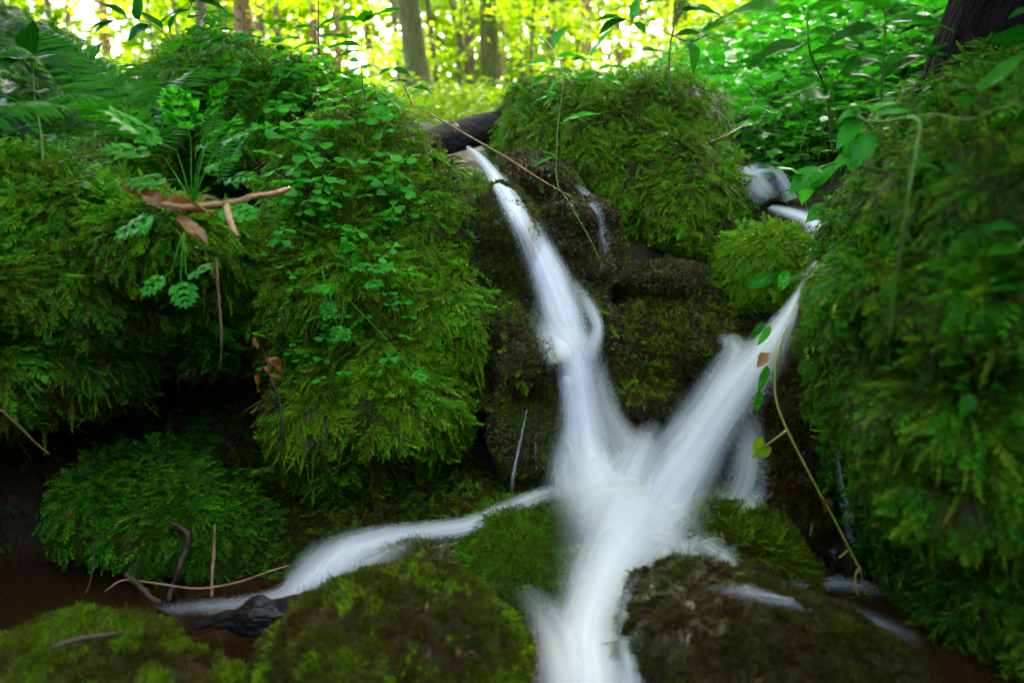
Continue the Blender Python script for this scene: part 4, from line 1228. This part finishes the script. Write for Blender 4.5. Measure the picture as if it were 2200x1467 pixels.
sprig('seedling', 'nodding dark leaved seedling above the log', 'seedling', [(885, 225, 1.2), (870, 190, 1.2), (848, 150, 1.2)],
      [(848, 150, 1.2, -.9, -.2, -.1, .04), (846, 148, 1.2, .7, -.4, -.2, .035), (884, 190, 1.2, .8, -.2, .1, .035), (880, 180, 1.2, -.7, -.3, .2, .035)], 'leaf_green', 'twig_dark')
sprig('sapling_branch', 'leafy dark twig hanging in front of the bright gap at upper left', 'twig',
      [(378, 190, 1.7), (372, 130, 1.7), (366, 90, 1.7), (330, 55, 1.7), (280, 40, 1.7), (235, 45, 1.7)],
      [(366, 85, 1.7, .9, -.2, .2, .075), (366, 70, 1.7, .3, -.3, .8, .07), (350, 65, 1.7, -.5, -.3, .6, .07), (320, 52, 1.7, -.2, -.5, -.4, .08), (300, 46, 1.7, .2, -.4, .7, .08), (275, 42, 1.7, -.5, -.3, .5, .08), (255, 42, 1.7, -.6, -.4, -.3, .08),
       (372, 130, 1.7, -.9, -.2, .1, .07), (374, 150, 1.7, .8, -.3, .1, .07), (240, 46, 1.7, -1, -.1, 0, .06), (376, 175, 1.7, -.8, -.2, .0, .06)], 'leaf_deep', 'twig_dark', r=.002)
sprig('sapling_branch', 'big leaves hanging from the top edge at upper left', 'twig', [(340, -60, 1.1), (380, -20, 1.1), (410, 5, 1.1), (405, 20, 1.1)],
      [(400, 0, 1.1, -.8, -.3, .1, .07), (410, 5, 1.1, .9, -.3, .1, .06), (380, -10, 1.1, .9, -.2, -.05, .08), (405, 22, 1.1, -.6, -.3, -.2, .05)], 'leaf_green', 'twig_dark')
sprig('twig', 'bare dark upright stem on the domed boulder', 'twig', [(532, 190, 1.42), (528, 110, 1.42), (523, 40, 1.42), (523, -40, 1.42)], [], 'leaf_green', 'twig_dark', r=.0025)
sprig('twig', 'dark upright stem with a few leaves right of the domed boulder', 'twig', [(686, 130, 1.4), (684, 70, 1.4), (684, 10, 1.4), (684, -40, 1.4)],
      [(686, 80, 1.4, .9, -.2, 0, .07), (684, 60, 1.4, .6, -.2, .3, .06), (685, 95, 1.4, -.8, -.2, 0, .05), (684, 66, 1.4, -.7, -.3, .3, .05)], 'leaf_green', 'twig_dark', r=.0022)
sprig('sapling_branch', 'arching twig of beech leaves at the top right of centre', 'twig',
      [(1520, 75, 1.35), (1480, 90, 1.35), (1430, 70, 1.35), (1390, 55, 1.35), (1340, 42, 1.35)],
      [(1345, 44, 1.35, -.9, -.2, .25, .065), (1342, 42, 1.35, -.8, -.3, -.25, .06), (1360, 46, 1.35, .1, -.3, .9, .05), (1365, 48, 1.35, .4, -.4, -.5, .035), (1385, 52, 1.35, .8, -.2, .4, .03), (1480, 88, 1.35, .3, -.3, -.7, .06), (1500, 80, 1.35, .6, -.3, .5, .08)],
      'leaf_green', 'twig_dark', shapes=SER, r=.0016)
sprig('sapling_branch', 'upright dark twig with beech leaves right of the middle boulder', 'twig',
      [(1440, 205, 1.4), (1438, 130, 1.4), (1445, 70, 1.4), (1462, 0, 1.4), (1470, -40, 1.4)],
      [(1440, 120, 1.4, -.8, -.3, .2, .07), (1445, 80, 1.4, .8, -.3, .2, .08), (1462, 0, 1.4, -.8, -.2, .1, .08), (1460, 10, 1.4, .8, -.3, -.2, .09), (1455, 30, 1.4, .9, -.2, .3, .08)], 'leaf_green', 'twig_dark', shapes=SER, r=.002)
sprig('sapling_branch', 'leafy shoot rising from the middle boulder into the light', 'twig',
      [(1195, 195, 1.5), (1190, 140, 1.5), (1185, 100, 1.5)],
      [(1188, 135, 1.5, -.9, -.2, .1, .07), (1190, 130, 1.5, .8, -.3, .4, .06), (1186, 105, 1.5, -.6, -.2, .6, .05), (1186, 100, 1.5, .4, -.2, .9, .055), (1190, 150, 1.5, .9, -.3, -.1, .07), (1188, 160, 1.5, -.8, -.2, -.3, .06)], 'leaf_bright', 'stem_green')
sprig('sapling_branch', 'bright leafy shoots along the crest of the middle boulder', 'twig',
      [(1290, 180, 1.5), (1285, 150, 1.5), (1270, 125, 1.5)],
      [(1270, 122, 1.5, .5, -.3, .75, .07), (1275, 130, 1.5, -.9, -.3, .1, .06), (1285, 150, 1.5, .9, -.2, .2, .065), (1282, 160, 1.5, -.8, -.3, -.2, .06), (1284, 165, 1.5, .8, -.4, -.2, .06)], 'leaf_bright', 'stem_green')
# big near leaves at the top right
for lab, st, lv, mt in [
    ('large soft leaves of a near plant at the top of the right slope', [(1790, 330, .95), (1775, 200, .9), (1740, 110, .86), (1735, 20, .84)],
     [(1735, 95, .84, -.9, -.3, -.15, .085), (1740, 70, .84, .9, -.3, -.1, .07), (1745, 115, .84, .8, -.4, .1, .08), (1720, 30, .82, -.95, -.2, .2, .10), (1738, 20, .84, .9, -.3, .1, .09), (1775, 200, .9, -.7, -.5, -.2, .06)], 'leaf_green'),
    ('broad dark leaves beside the black trunk', [(1890, 300, .82), (1895, 200, .8), (1900, 100, .78), (1905, 20, .76)],
     [(1895, 60, .78, -.95, -.2, -.1, 0.070), (1897, 55, .78, .9, -.3, .25, 0.070), (1895, 130, .78, -.9, -.3, -.05, 0.058), (1898, 140, .79, .8, -.4, .3, 0.062), (1892, 180, .8, -.9, -.3, .2, 0.055), (1895, 170, .8, .7, -.4, .5, 0.070), (1902, 20, .76, -.9, -.2, .3, 0.078)], 'leaf_green'),
    ('fresh leafy stem leaning left over the near moss wall', [(1960, 250, .66), (1900, 262, .68), (1850, 255, .70), (1835, 230, .71)],
     [(1860, 235, .7, -.7, -.4, .3, 0.025), (1850, 240, .7, -.95, -.3, -.15, 0.027), (1870, 240, .7, .7, -.3, .5, 0.027), (1880, 250, .69, .9, -.4, .3, 0.031), (1850, 262, .7, -.8, -.4, -.5, 0.039), (1870, 290, .7, -.5, -.4, -.7, 0.039), (1840, 330, .72, -.8, -.4, -.4, 0.035), (1835, 300, .72, -.3, -.5, -.8, 0.035)], 'leaf_bright'),
    ('two leaves standing on the shoulder of the near moss wall', [(2085, 255, .62), (2088, 225, .6), (2090, 195, .59)],
     [(2095, 190, .59, -.8, -.4, .1, .034), (2105, 200, .59, .6, -.4, .75, .045), (2088, 200, .59, -.5, -.5, -.5, .022)], 'leaf_green'),
    ('drooping leaves hanging over the upper stream', [(1850, 330, 1.1), (1790, 350, 1.1), (1740, 370, 1.1)],
     [(1760, 360, 1.1, -.8, -.4, -.5, .07), (1735, 370, 1.1, -.2, -.4, -.8, .055), (1790, 352, 1.1, -.6, -.3, -.5, .06), (1720, 375, 1.1, -.7, -.3, .2, .05), (1790, 440, 1.0, -.8, -.4, -.3, .055)], 'leaf_bright'),
    ('dark green leaves poking in from the right edge', [(2230, 500, .5), (2200, 520, .5), (2180, 540, .5)],
     [(2190, 490, .5, -.9, -.2, .1, .03), (2195, 535, .5, -.95, -.3, .05, .03), (2200, 620, .5, -.9, -.2, .05, .025), (2085, 845, .52, -.4, -.4, -.7, .02), (2080, 835, .52, -.8, -.4, .2, .018), (2130, 830, .52, .9, -.3, 0, .012)], 'leaf_green')]:
    sprig('broad_leaf_plant', lab, 'plant', st, lv, mt, 'stem_green', r=.002)
sprig('climbing_stem', 'blurred pale green stem climbing the near moss wall', 'plant',
      [(1915, 720, .58), (1918, 640, .57), (1935, 540, .55), (1950, 430, .53), (1970, 320, .53), (1976, 262, .54), (1950, 250, .56)],
      [(1935, 560, .55, -.9, -.3, .3, .016), (1925, 610, .56, -.8, -.3, -.2, .016), (1960, 360, .53, -.9, -.3, .1, .018), (1962, 358, .53, .9, -.3, .15, .02), (1920, 540, .55, -.7, -.3, .4, .014)], 'leaf_green', 'stem_green', r=.0014, shapes=NAR)
sprig('runner', 'thin runner stem lying along the top of the near moss wall', 'plant', [(1950, 254, .62), (2010, 246, .6), (2060, 256, .58), (2100, 254, .57), (2150, 232, .56), (2230, 215, .55)], [], 'leaf_green', 'stem_green', r=.0011)
sprig('weed', 'pale leaved weed stem at the far left above the cushion', 'plant', [(92, 350, .9), (88, 290, .9), (75, 210, .9), (68, 120, .9)],
      [(72, 195, .9, -.8, -.3, .1, .04), (74, 195, .9, .8, -.3, -.1, .03), (70, 130, .9, -.9, -.2, .1, .07), (70, 125, .9, .9, -.3, .0, .06), (68, 120, .9, .3, -.5, .5, .06), (70, 128, .9, -.3, -.6, -.2, .055)], 'leaf_deep', 'stem_green', r=.0018)
# ------------------------------------------------------------------ undergrowth on the slopes: one mass nobody could count
def undergrowth(name, label, n, area, hmin, hmax, Lr, mat, shapes, seed, dens=None):
    r = np.random.default_rng(seed)
    x = r.uniform(area[0], area[1], n); y = area[2] + (area[3] - area[2]) * r.random(n) ** .8
    if dens is not None:
        k = r.random(n) < dens(x, y); x, y = x[k], y[k]
    z = H(x, y)
    P = np.stack([x, y, z], -1)
    px, py, d = project(P + np.array([0, 0, .1]))
    ok = ~((px > 190) & (px < 390) & (d > 1.3) & (py < 175))
    ok &= (px > -350) & (px < 2550) & (py > -250) & (py < 900) & (d > .9)
    P = P[ok]
    B, Y, U_, L, st = [], [], [], [], []
    for p in P:
        h = r.uniform(hmin, hmax); lean = r.normal(size=2) * .25
        k = r.integers(4, 8); a0 = r.uniform(0, 6.28)
        big = r.uniform(*Lr)
        top = p + np.array([lean[0] * h, lean[1] * h - .05 * h, h])
        st.append((p, top))
        for q in range(k):
            t = 1 - q / k * .55
            b = p + (top - p) * t
            a_ = a0 + q * 2.4
            yv = np.array([math.cos(a_), math.sin(a_), r.uniform(-.15, .3)])
            B.append(b + yv * .015); Y.append(yv); U_.append(np.array([0, -.25, 1]) + r.normal(size=3) * .22); L.append(big * r.uniform(.7, 1.1))
    v, f, uv, rn = many_leaves(shapes, np.array(B), np.array(Y), np.array(U_), np.array(L))
    o = mk(name, v, [f], M[mat], None, {'rnd': rn}, True, uv)
    tag(o, label, 'undergrowth', None, 'stuff')
    # stems
    A = np.array([s[0] for s in st]); Bt = np.array([s[1] for s in st]); w = .0015
    sv = np.concatenate([A + [w, 0, 0], A - [w, 0, 0], Bt - [w * .5, 0, 0], Bt + [w * .5, 0, 0]]); m_ = len(A); q = np.arange(m_)
    s2 = mk('stems', sv, [np.stack([q, q + m_, q + 2 * m_, q + 3 * m_], -1)], M['stem_green'], o)
    s2.location = -np.array(o.location) + np.array([0, 0, 0]); s2.data.transform(Matrix.Translation(tuple(np.array(o.location))))
    s2['kind'] = 'stuff'


LOW = [leaf_shape(4, .58, .42, 1.2, .25, dr, .02, 0, s + 60) for s, dr in enumerate((.1, .25, .4))]
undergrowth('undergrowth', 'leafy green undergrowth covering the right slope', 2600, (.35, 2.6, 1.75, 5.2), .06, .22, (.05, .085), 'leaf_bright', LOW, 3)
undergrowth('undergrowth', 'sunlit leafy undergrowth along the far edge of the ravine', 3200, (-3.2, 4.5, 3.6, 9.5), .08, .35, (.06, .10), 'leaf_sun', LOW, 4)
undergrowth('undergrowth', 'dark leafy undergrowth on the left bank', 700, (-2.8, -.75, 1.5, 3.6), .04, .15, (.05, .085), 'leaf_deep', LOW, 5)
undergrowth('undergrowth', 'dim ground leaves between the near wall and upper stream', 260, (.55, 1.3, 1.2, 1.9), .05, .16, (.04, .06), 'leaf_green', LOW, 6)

# ------------------------------------------------------------------ trees
CARD = (np.array([[0, 0, 0], [.30, .45, .06], [0, 1, -.08], [-.30, .45, .06]]), np.array([[0, 1, 2, 3]]), np.array([[0, 0], [1, .45], [0, 1], [-1, .45]]))


def crown_leaves(branches, per_m, L, r, thin=-.22):
    """layered sprays: each branch = (start, end); leaves lie in a flat fan along it"""
    B, Y, U_, S_ = [], [], [], []
    for a, b in branches:
        ln = np.linalg.norm(b - a); n = max(3, int(ln * per_m))
        t = r.random(n) ** .7
        ax = (b - a) / ln; sd = unit(np.cross(ax, [0, 0, 1.])); nn = np.cross(sd, ax)
        lat = r.normal(size=n) * .26 * ln * (1 - t * .7)
        p = a + (b - a) * t[:, None] + sd * lat[:, None] + nn * (r.normal(size=n) * .05 * ln)[:, None] - np.array([0, 0, 1.]) * (.10 * ln * (t ** 2 + (lat / ln) ** 2 * 3))[:, None]
        # clumps and gaps
        k = fbm(p * 2.3, 31, 2) > thin
        p = p[k]; lat = lat[k]; m_ = len(p)
        B.append(p); Y.append(ax + sd * np.sign(lat)[:, None] * r.uniform(.2, 1.2, (m_, 1)) + r.normal(size=(m_, 3)) * .25)
        U_.append(nn + r.normal(size=(m_, 3)) * .40); S_.append(L * r.uniform(.7, 1.25, m_))
    return many_leaves([CARD], np.concatenate(B), np.concatenate(Y), np.concatenate(U_), np.concatenate(S_))


def tree(label, px_top, px_base, py_base, w, d, bark, leaf='leaf_sun', crown=(0.9, 9, 14), leafL=.085, per_m=150, seed=0, group='trees in the sunlit wood behind', name='tree', hgt=11, blen=(1.0, 2.2), gaps=None):
    r = np.random.default_rng(seed)
    base = at(px_base, py_base, d)
    gz = float(H(base[0], base[1])); base = np.array([base[0], base[1], min(gz, base[2]) - .1])
    top0 = at(px_top, 0, d); ax = unit(top0 - at(px_base, py_base, d)); ax = unit(np.array([ax[0], 0.02 * r.normal(), max(.8, abs(ax[2]))]))
    rad = w / FPX * d * .5
    ts = np.linspace(0, 1, 16)
    P = base + ax * (ts * hgt)[:, None] + np.stack([fbm(np.stack([ts * 3, ts * 0 + seed, ts * 0], -1), 5, 2), fbm(np.stack([ts * 3, ts * 0 + seed + 9, ts * 0], -1), 6, 2), ts * 0], -1) * .10
    rr = rad * (1 - .55 * ts) * (1 + .5 * np.exp(-ts * hgt / .25))
    root = empty(name, base, label, 'tree', group)
    v, q, t3 = tube_arr(spline(P, 3), np.interp(np.linspace(0, 1, 46), ts, rr), 14, .10, seed)
    mk('trunk', v, [q, t3], M[bark], root)
    z0, z1, nb = crown
    br = []
    for k in range(nb):
        z = z0 + (z1 - z0) * (k + r.random()) / nb
        a_ = r.uniform(0, 6.283); ln = r.uniform(*blen)
        s = base + ax * z
        e = s + np.array([math.cos(a_), math.sin(a_), r.uniform(-.05, .3)]) * ln
        br.append((s, e))
    lv, lf, luv, lr = crown_leaves(br, per_m, leafL, r)
    mk('crown', lv, [lf], M[leaf], root, {'rnd': lr}, True, luv)
    Vs, Q, T3, off = [], [], [], 0
    for a, b in br:
        mid = a * .5 + b * .5 + np.array([0, 0, .04 * np.linalg.norm(b - a)])
        v, q, t3 = tube_arr(spline(np.array([a, mid, b - np.array([0, 0, .1 * np.linalg.norm(b - a)])]), 4), np.linspace(min(rad * .35, .03), .004, 9), 5)
        Vs.append(v); Q.append(q + off); T3.append(t3 + off); off += len(v)
    mk('limbs', np.concatenate(Vs), [np.concatenate(Q), np.concatenate(T3)], M[bark], root)
    return root


TREES = [
    ('thick mossy trunk standing nearest behind the notch, leaning slightly', 892, 918, 245, 52, 7.0, 'bark_green', (3.0, 10, 10)),
    ('stout dark mossy trunk right of the leaning one', 1050, 1056, 235, 40, 9.0, 'bark_green', (2.0, 10, 12)),
    ('slimmer trunk close beside the stout dark mossy one', 1005, 1018, 235, 24, 11.0, 'bark', (1.6, 10, 14)),
    ('thin slanting stem between the two dark trunks', 1016, 1042, 120, 9, 10.0, 'bark', (2.5, 7, 8)),
    ('orange tinted trunk behind the domed boulder', 527, 524, 150, 42, 9.5, 'bark_warm', (2.2, 10, 10)),
    ('brown trunk right of the orange tinted one', 566, 568, 150, 22, 12.0, 'bark', (1.4, 10, 14)),
    ('dark upright trunk left of the domed boulder', 443, 440, 150, 26, 10.0, 'bark', (1.8, 10, 10)),
    ('brown trunk beside the bright gap at upper left', 228, 222, 160, 20, 12.0, 'bark_warm', (1.5, 10, 14)),
    ('thin stem right beside the bright gap at upper left', 240, 236, 160, 12, 13.0, 'bark_warm', (2.5, 9, 9)),
    ('pale brown trunk right of the domed boulder', 680, 677, 150, 20, 13.0, 'bark_warm', (1.4, 10, 14)),
    ('slim double stem left of the pale brown trunk', 644, 652, 150, 10, 12.0, 'bark', (1.6, 9, 12)),
    ('bluish shaded trunk in front of the blue sky gap', 806, 822, 200, 24, 14.0, 'bark', (3.6, 11, 8)),
    ('slender stem just right of the leaning mossy trunk', 938, 965, 230, 13, 11.0, 'bark', (1.2, 9, 14)),
    ('pale slanting stem right of the stout dark trunk', 1085, 1100, 220, 12, 13.0, 'bark_warm', (1.0, 9, 14)),
    ('grey trunk in the bright haze above the middle boulder', 1180, 1184, 200, 24, 13.0, 'bark', (1.0, 10, 14)),
    ('pale trunk left of the brightest gap', 1258, 1270, 200, 24, 14.0, 'bark_warm', (1.0, 10, 9)),
    ('thin trunk in the middle of the brightest gap', 1328, 1338, 200, 16, 15.0, 'bark_warm', (1.0, 10, 8)),
    ('thin trunk right of the brightest gap', 1358, 1364, 200, 12, 15.0, 'bark', (1.0, 10, 11)),
    ('faint slanting stem farthest right in the bright haze', 1378, 1395, 200, 11, 15.0, 'bark_warm', (1.0, 10, 12)),
    ('broad greenish trunk where the right slope begins', 1468, 1470, 160, 34, 9.0, 'bark_green', (1.6, 10, 14)),
    ('thin straight stem left of the pale trunk by the gap', 1118, 1122, 210, 9, 14.0, 'bark', (1.0, 9, 14)),
    ('thin dark stem at the far upper left', 120, 118, 120, 14, 12.0, 'bark', (1.0, 9, 16)),
    ('slim stem right of the dark upright trunk at left', 480, 478, 150, 10, 14.0, 'bark', (1.0, 9, 13)),
    ('slim warm stem left of the brown trunk by the gap', 166, 174, 190, 9, 13.0, 'bark_warm', (1.5, 10, 9)),
    ('slim grey stem between the left trunks', 391, 399, 190, 9, 14.0, 'bark', (1.5, 10, 9)),
    ('thin stem left of the orange tinted trunk', 496, 504, 190, 10, 15.0, 'bark_warm', (1.5, 10, 9)),
    ('thin upright stem right of the two brown trunks', 608, 616, 190, 9, 14.0, 'bark', (1.5, 10, 9)),
    ('warm slim trunk left of the bluish shaded trunk', 738, 746, 190, 15, 13.0, 'bark_warm', (1.5, 10, 9)),
    ('hair thin stem right of the bluish shaded trunk', 852, 860, 190, 8, 12.0, 'bark', (1.5, 10, 9)),
    ('slim olive stem right of the slender one', 981, 989, 190, 10, 15.0, 'bark_green', (1.5, 10, 9)),
    ('warm slim trunk between grey trunk and pale trunk', 1214, 1222, 190, 14, 15.0, 'bark_warm', (1.5, 10, 9)),
    ('thin warm stem right of the pale trunk', 1292, 1300, 190, 9, 16.0, 'bark_warm', (1.5, 10, 9)),
    ('slim olive trunk left of the broad greenish trunk', 1421, 1429, 190, 14, 12.0, 'bark_green', (1.5, 10, 9)),
    ('slim brown trunk right of the broad greenish trunk', 1516, 1524, 190, 16, 12.0, 'bark', (1.5, 10, 9)),
    ('second slim stem beside the stout dark mossy trunk', 1072, 1080, 190, 8, 12.0, 'bark', (1.5, 10, 9)),
]
for k, (lab, pt, pb, pyb, w, d, bk, cr) in enumerate(TREES):
    tree(lab, pt, pb, pyb, w, d, bk, crown=(cr[0] + 1.8, cr[1] + 1, cr[2]), seed=k + 1)
# young beeches whose leaf layers fill the space between the trunks
r_ = np.random.default_rng(77)
SAP = [(980, 230, 6.0, 'between the leaning and the stout mossy trunks'), (1140, 215, 6.5, 'right of the stout mossy trunk'), (760, 200, 6.5, 'left of the leaning mossy trunk'), (610, 160, 7.0, 'behind the domed boulder crown'),
       (340, 160, 6.5, 'left of the domed boulder'), (1310, 200, 7.5, 'below the brightest gap'), (1420, 190, 6.0, 'at the foot of the right slope'), (1560, 100, 6.5, 'upper edge of the right slope'),
       (860, 220, 10.0, 'far behind the leaning mossy trunk'), (1230, 200, 10.0, 'behind the crest of the middle boulder'), (480, 140, 11.0, 'among the left brown trunks'), (150, 120, 8.0, 'in the upper left corner of the wood'),
       (1700, 60, 7.0, 'top of the right slope')]
for k, (px, py, d, where) in enumerate(SAP):
    d = d + 3.2
    tree('young beech with flat yellow green leaf layers, ' + where, px + r_.uniform(-15, 15), px, py, 7, d, 'bark', crown=(.2, 2.2, 16), per_m=130, leafL=.075, blen=(.6, 1.35), seed=200 + k, group='young beeches between the trunks', name='young_beech', hgt=4)
# far wood
r = np.random.default_rng(5)
n = 170000
th = r.uniform(-.75, .75, n); dd = r.uniform(17, 42, n)
x = np.sin(th) * dd; y = np.cos(th) * dd
z = H(x, y) + r.random(n) ** .8 * dd * .40
P = np.stack([x, y, z], -1)
k = fbm(P * .16, 61, 3) + .25 * (1 - (z - H(x, y)) / (dd * .4)) > -.07
glade = np.maximum.reduce([np.exp(-((th - a0) / w0) ** 2) for a0, w0 in ((.150, .055), (.21, .03), (-.52, .035), (-.193, .03), (-.39, .02))])
k &= r.random(n) > glade * .55 * ss(.5, 2.5, z - H(x, y))
P = P[k]
lv, lf, luv, lr = many_leaves([CARD], P, r.normal(size=P.shape) * [1, 1, .4], np.array([0, -.3, 1]) + r.normal(size=P.shape) * .5, r.uniform(.25, .5, len(P)))
o = mk('forest', lv, [lf], M['leaf_sun'], None, {'rnd': lr}, True, luv)
tag(o, 'distant sunlit beech wood closing the view between the trunks', 'forest', None, 'stuff')

# the black trunk at the top right, plus an unseen crown added to shade the ravine
tb = at(2310, 190, .88)
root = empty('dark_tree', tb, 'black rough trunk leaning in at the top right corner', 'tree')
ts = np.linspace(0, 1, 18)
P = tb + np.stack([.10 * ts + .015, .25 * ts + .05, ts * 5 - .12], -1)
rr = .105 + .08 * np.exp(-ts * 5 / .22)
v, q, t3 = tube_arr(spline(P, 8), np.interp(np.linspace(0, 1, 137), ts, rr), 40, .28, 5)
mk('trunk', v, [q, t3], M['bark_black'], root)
br = []
r = np.random.default_rng(9)
for k in range(120):
    s = tb + np.array([.1, .3, 4.3 + 1.8 * r.random()])
    e = np.array([r.uniform(-4.2, 4.6), r.uniform(-3.6, 6.0), s[2] + r.uniform(-.2, .9)])
    mid_ = s + (e - s) * .6
    if math.hypot(mid_[0] - .2, mid_[1] + .4) < 1.35 or math.hypot(e[0] - .2, e[1] + .4) < 1.5: continue  # opening kept in the added crown to let skylight down
    br.append((s + (e - s) * .45, e))
for gx_ in np.arange(-4.6, 3.9, .31):              # unseen leaf filler added to block direct sun from the foreground
    for gy_ in np.arange(2.3, 8.8, .33):
        s = np.array([gx_ + r.uniform(-.3, .3), gy_ + r.uniform(-.3, .3), tb[2] + r.uniform(4.3, 5.9)])
        a_ = r.uniform(0, 6.283)
        br.append((s, s + np.array([math.cos(a_), math.sin(a_), .1]) * r.uniform(.7, 1.1)))
lv, lf, luv, lr = crown_leaves(br, 120, .16, r, -2)
mk('crown', lv, [lf], M['leaf_sun'], root, {'rnd': lr}, True, luv)  # unseen leaves, yellow-green to warm the light coming through

# leafy shrubs added out of view on both sides to shade the flanks
for lab, cx, cy, hh, rad_, sd_ in [('dense dark shrub added out of view to shade the left side', -1.4, .35, 2.4, .9, 3), ('dense dark shrub added out of view to shade the right side', 1.32, .2, 2.5, 1.05, 4), ('tall dense shrub added behind the left shoulder of the viewer to block sky light', -1.45, -.75, 3.0, 1.0, 6)]:
    r = np.random.default_rng(sd_)
    gz = float(H(cx, cy)); base = np.array([cx, cy, gz - .05])
    root = empty('shade_shrub', base, lab, 'shade_shrub', 'unseen shade shrubs beside the camera')
    v, q, t3 = tube_arr(np.array([base, base + [0, 0, hh * .5], base + [.05, .03, hh]]), [.03, .022, .008], 8)
    mk('trunk', v, [q, t3], M['twig_dark'], root)
    br = []
    for k in range(110):
        a_ = r.uniform(0, 6.283); z = r.uniform(.35, hh)
        s = base + np.array([0, 0, z]); br.append((s, s + np.array([math.cos(a_), math.sin(a_), r.uniform(-.1, .4)]) * rad_ * r.uniform(.6, 1)))
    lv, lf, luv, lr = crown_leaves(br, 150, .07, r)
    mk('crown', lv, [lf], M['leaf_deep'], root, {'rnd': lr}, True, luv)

# ------------------------------------------------------------------ light
SUN_EL, SUN_AZ = R(47), R(12)          # high behind the wood, a little to the right
sd = bpy.data.lights.new('sun', 'SUN'); sd.energy = 3.0; sd.angle = R(.6); sd.color = (1, .93, .78)
so = bpy.data.objects.new('sun', sd); C.objects.link(so)
dirv = Vector((math.sin(SUN_AZ) * math.cos(SUN_EL), math.cos(SUN_AZ) * math.cos(SUN_EL), math.sin(SUN_EL)))
so.rotation_euler = dirv.to_track_quat('Z', 'Y').to_euler()
so.location = tuple(dirv * 30)
w = bpy.data.worlds.new('World'); S.world = w; w.use_nodes = True
t = w.node_tree; t.nodes.clear()
sk = t.nodes.new('ShaderNodeTexSky'); sk.sky_type = 'NISHITA'; sk.sun_disc = False
sk.sun_elevation = SUN_EL; sk.sun_rotation = SUN_AZ; sk.air_density = .5; sk.dust_density = 5; sk.ozone_density = .3
bg = t.nodes.new('ShaderNodeBackground'); bg.inputs['Strength'].default_value = .14
wo = t.nodes.new('ShaderNodeOutputWorld')
t.links.new(sk.outputs[0], bg.inputs[0]); t.links.new(bg.outputs[0], wo.inputs[0])

S.view_settings.view_transform = 'Standard'; S.view_settings.look = 'None'
S.view_settings.gamma = 1; S.view_settings.exposure = 5.15
S.render.engine = 'CYCLES'
cy = S.cycles
cy.use_denoising = True
cy.max_bounces = 6; cy.diffuse_bounces = 2; cy.glossy_bounces = 2; cy.transmission_bounces = 3; cy.transparent_max_bounces = 24
cy.caustics_reflective = False; cy.caustics_refractive = False
cy.sample_clamp_indirect = 6
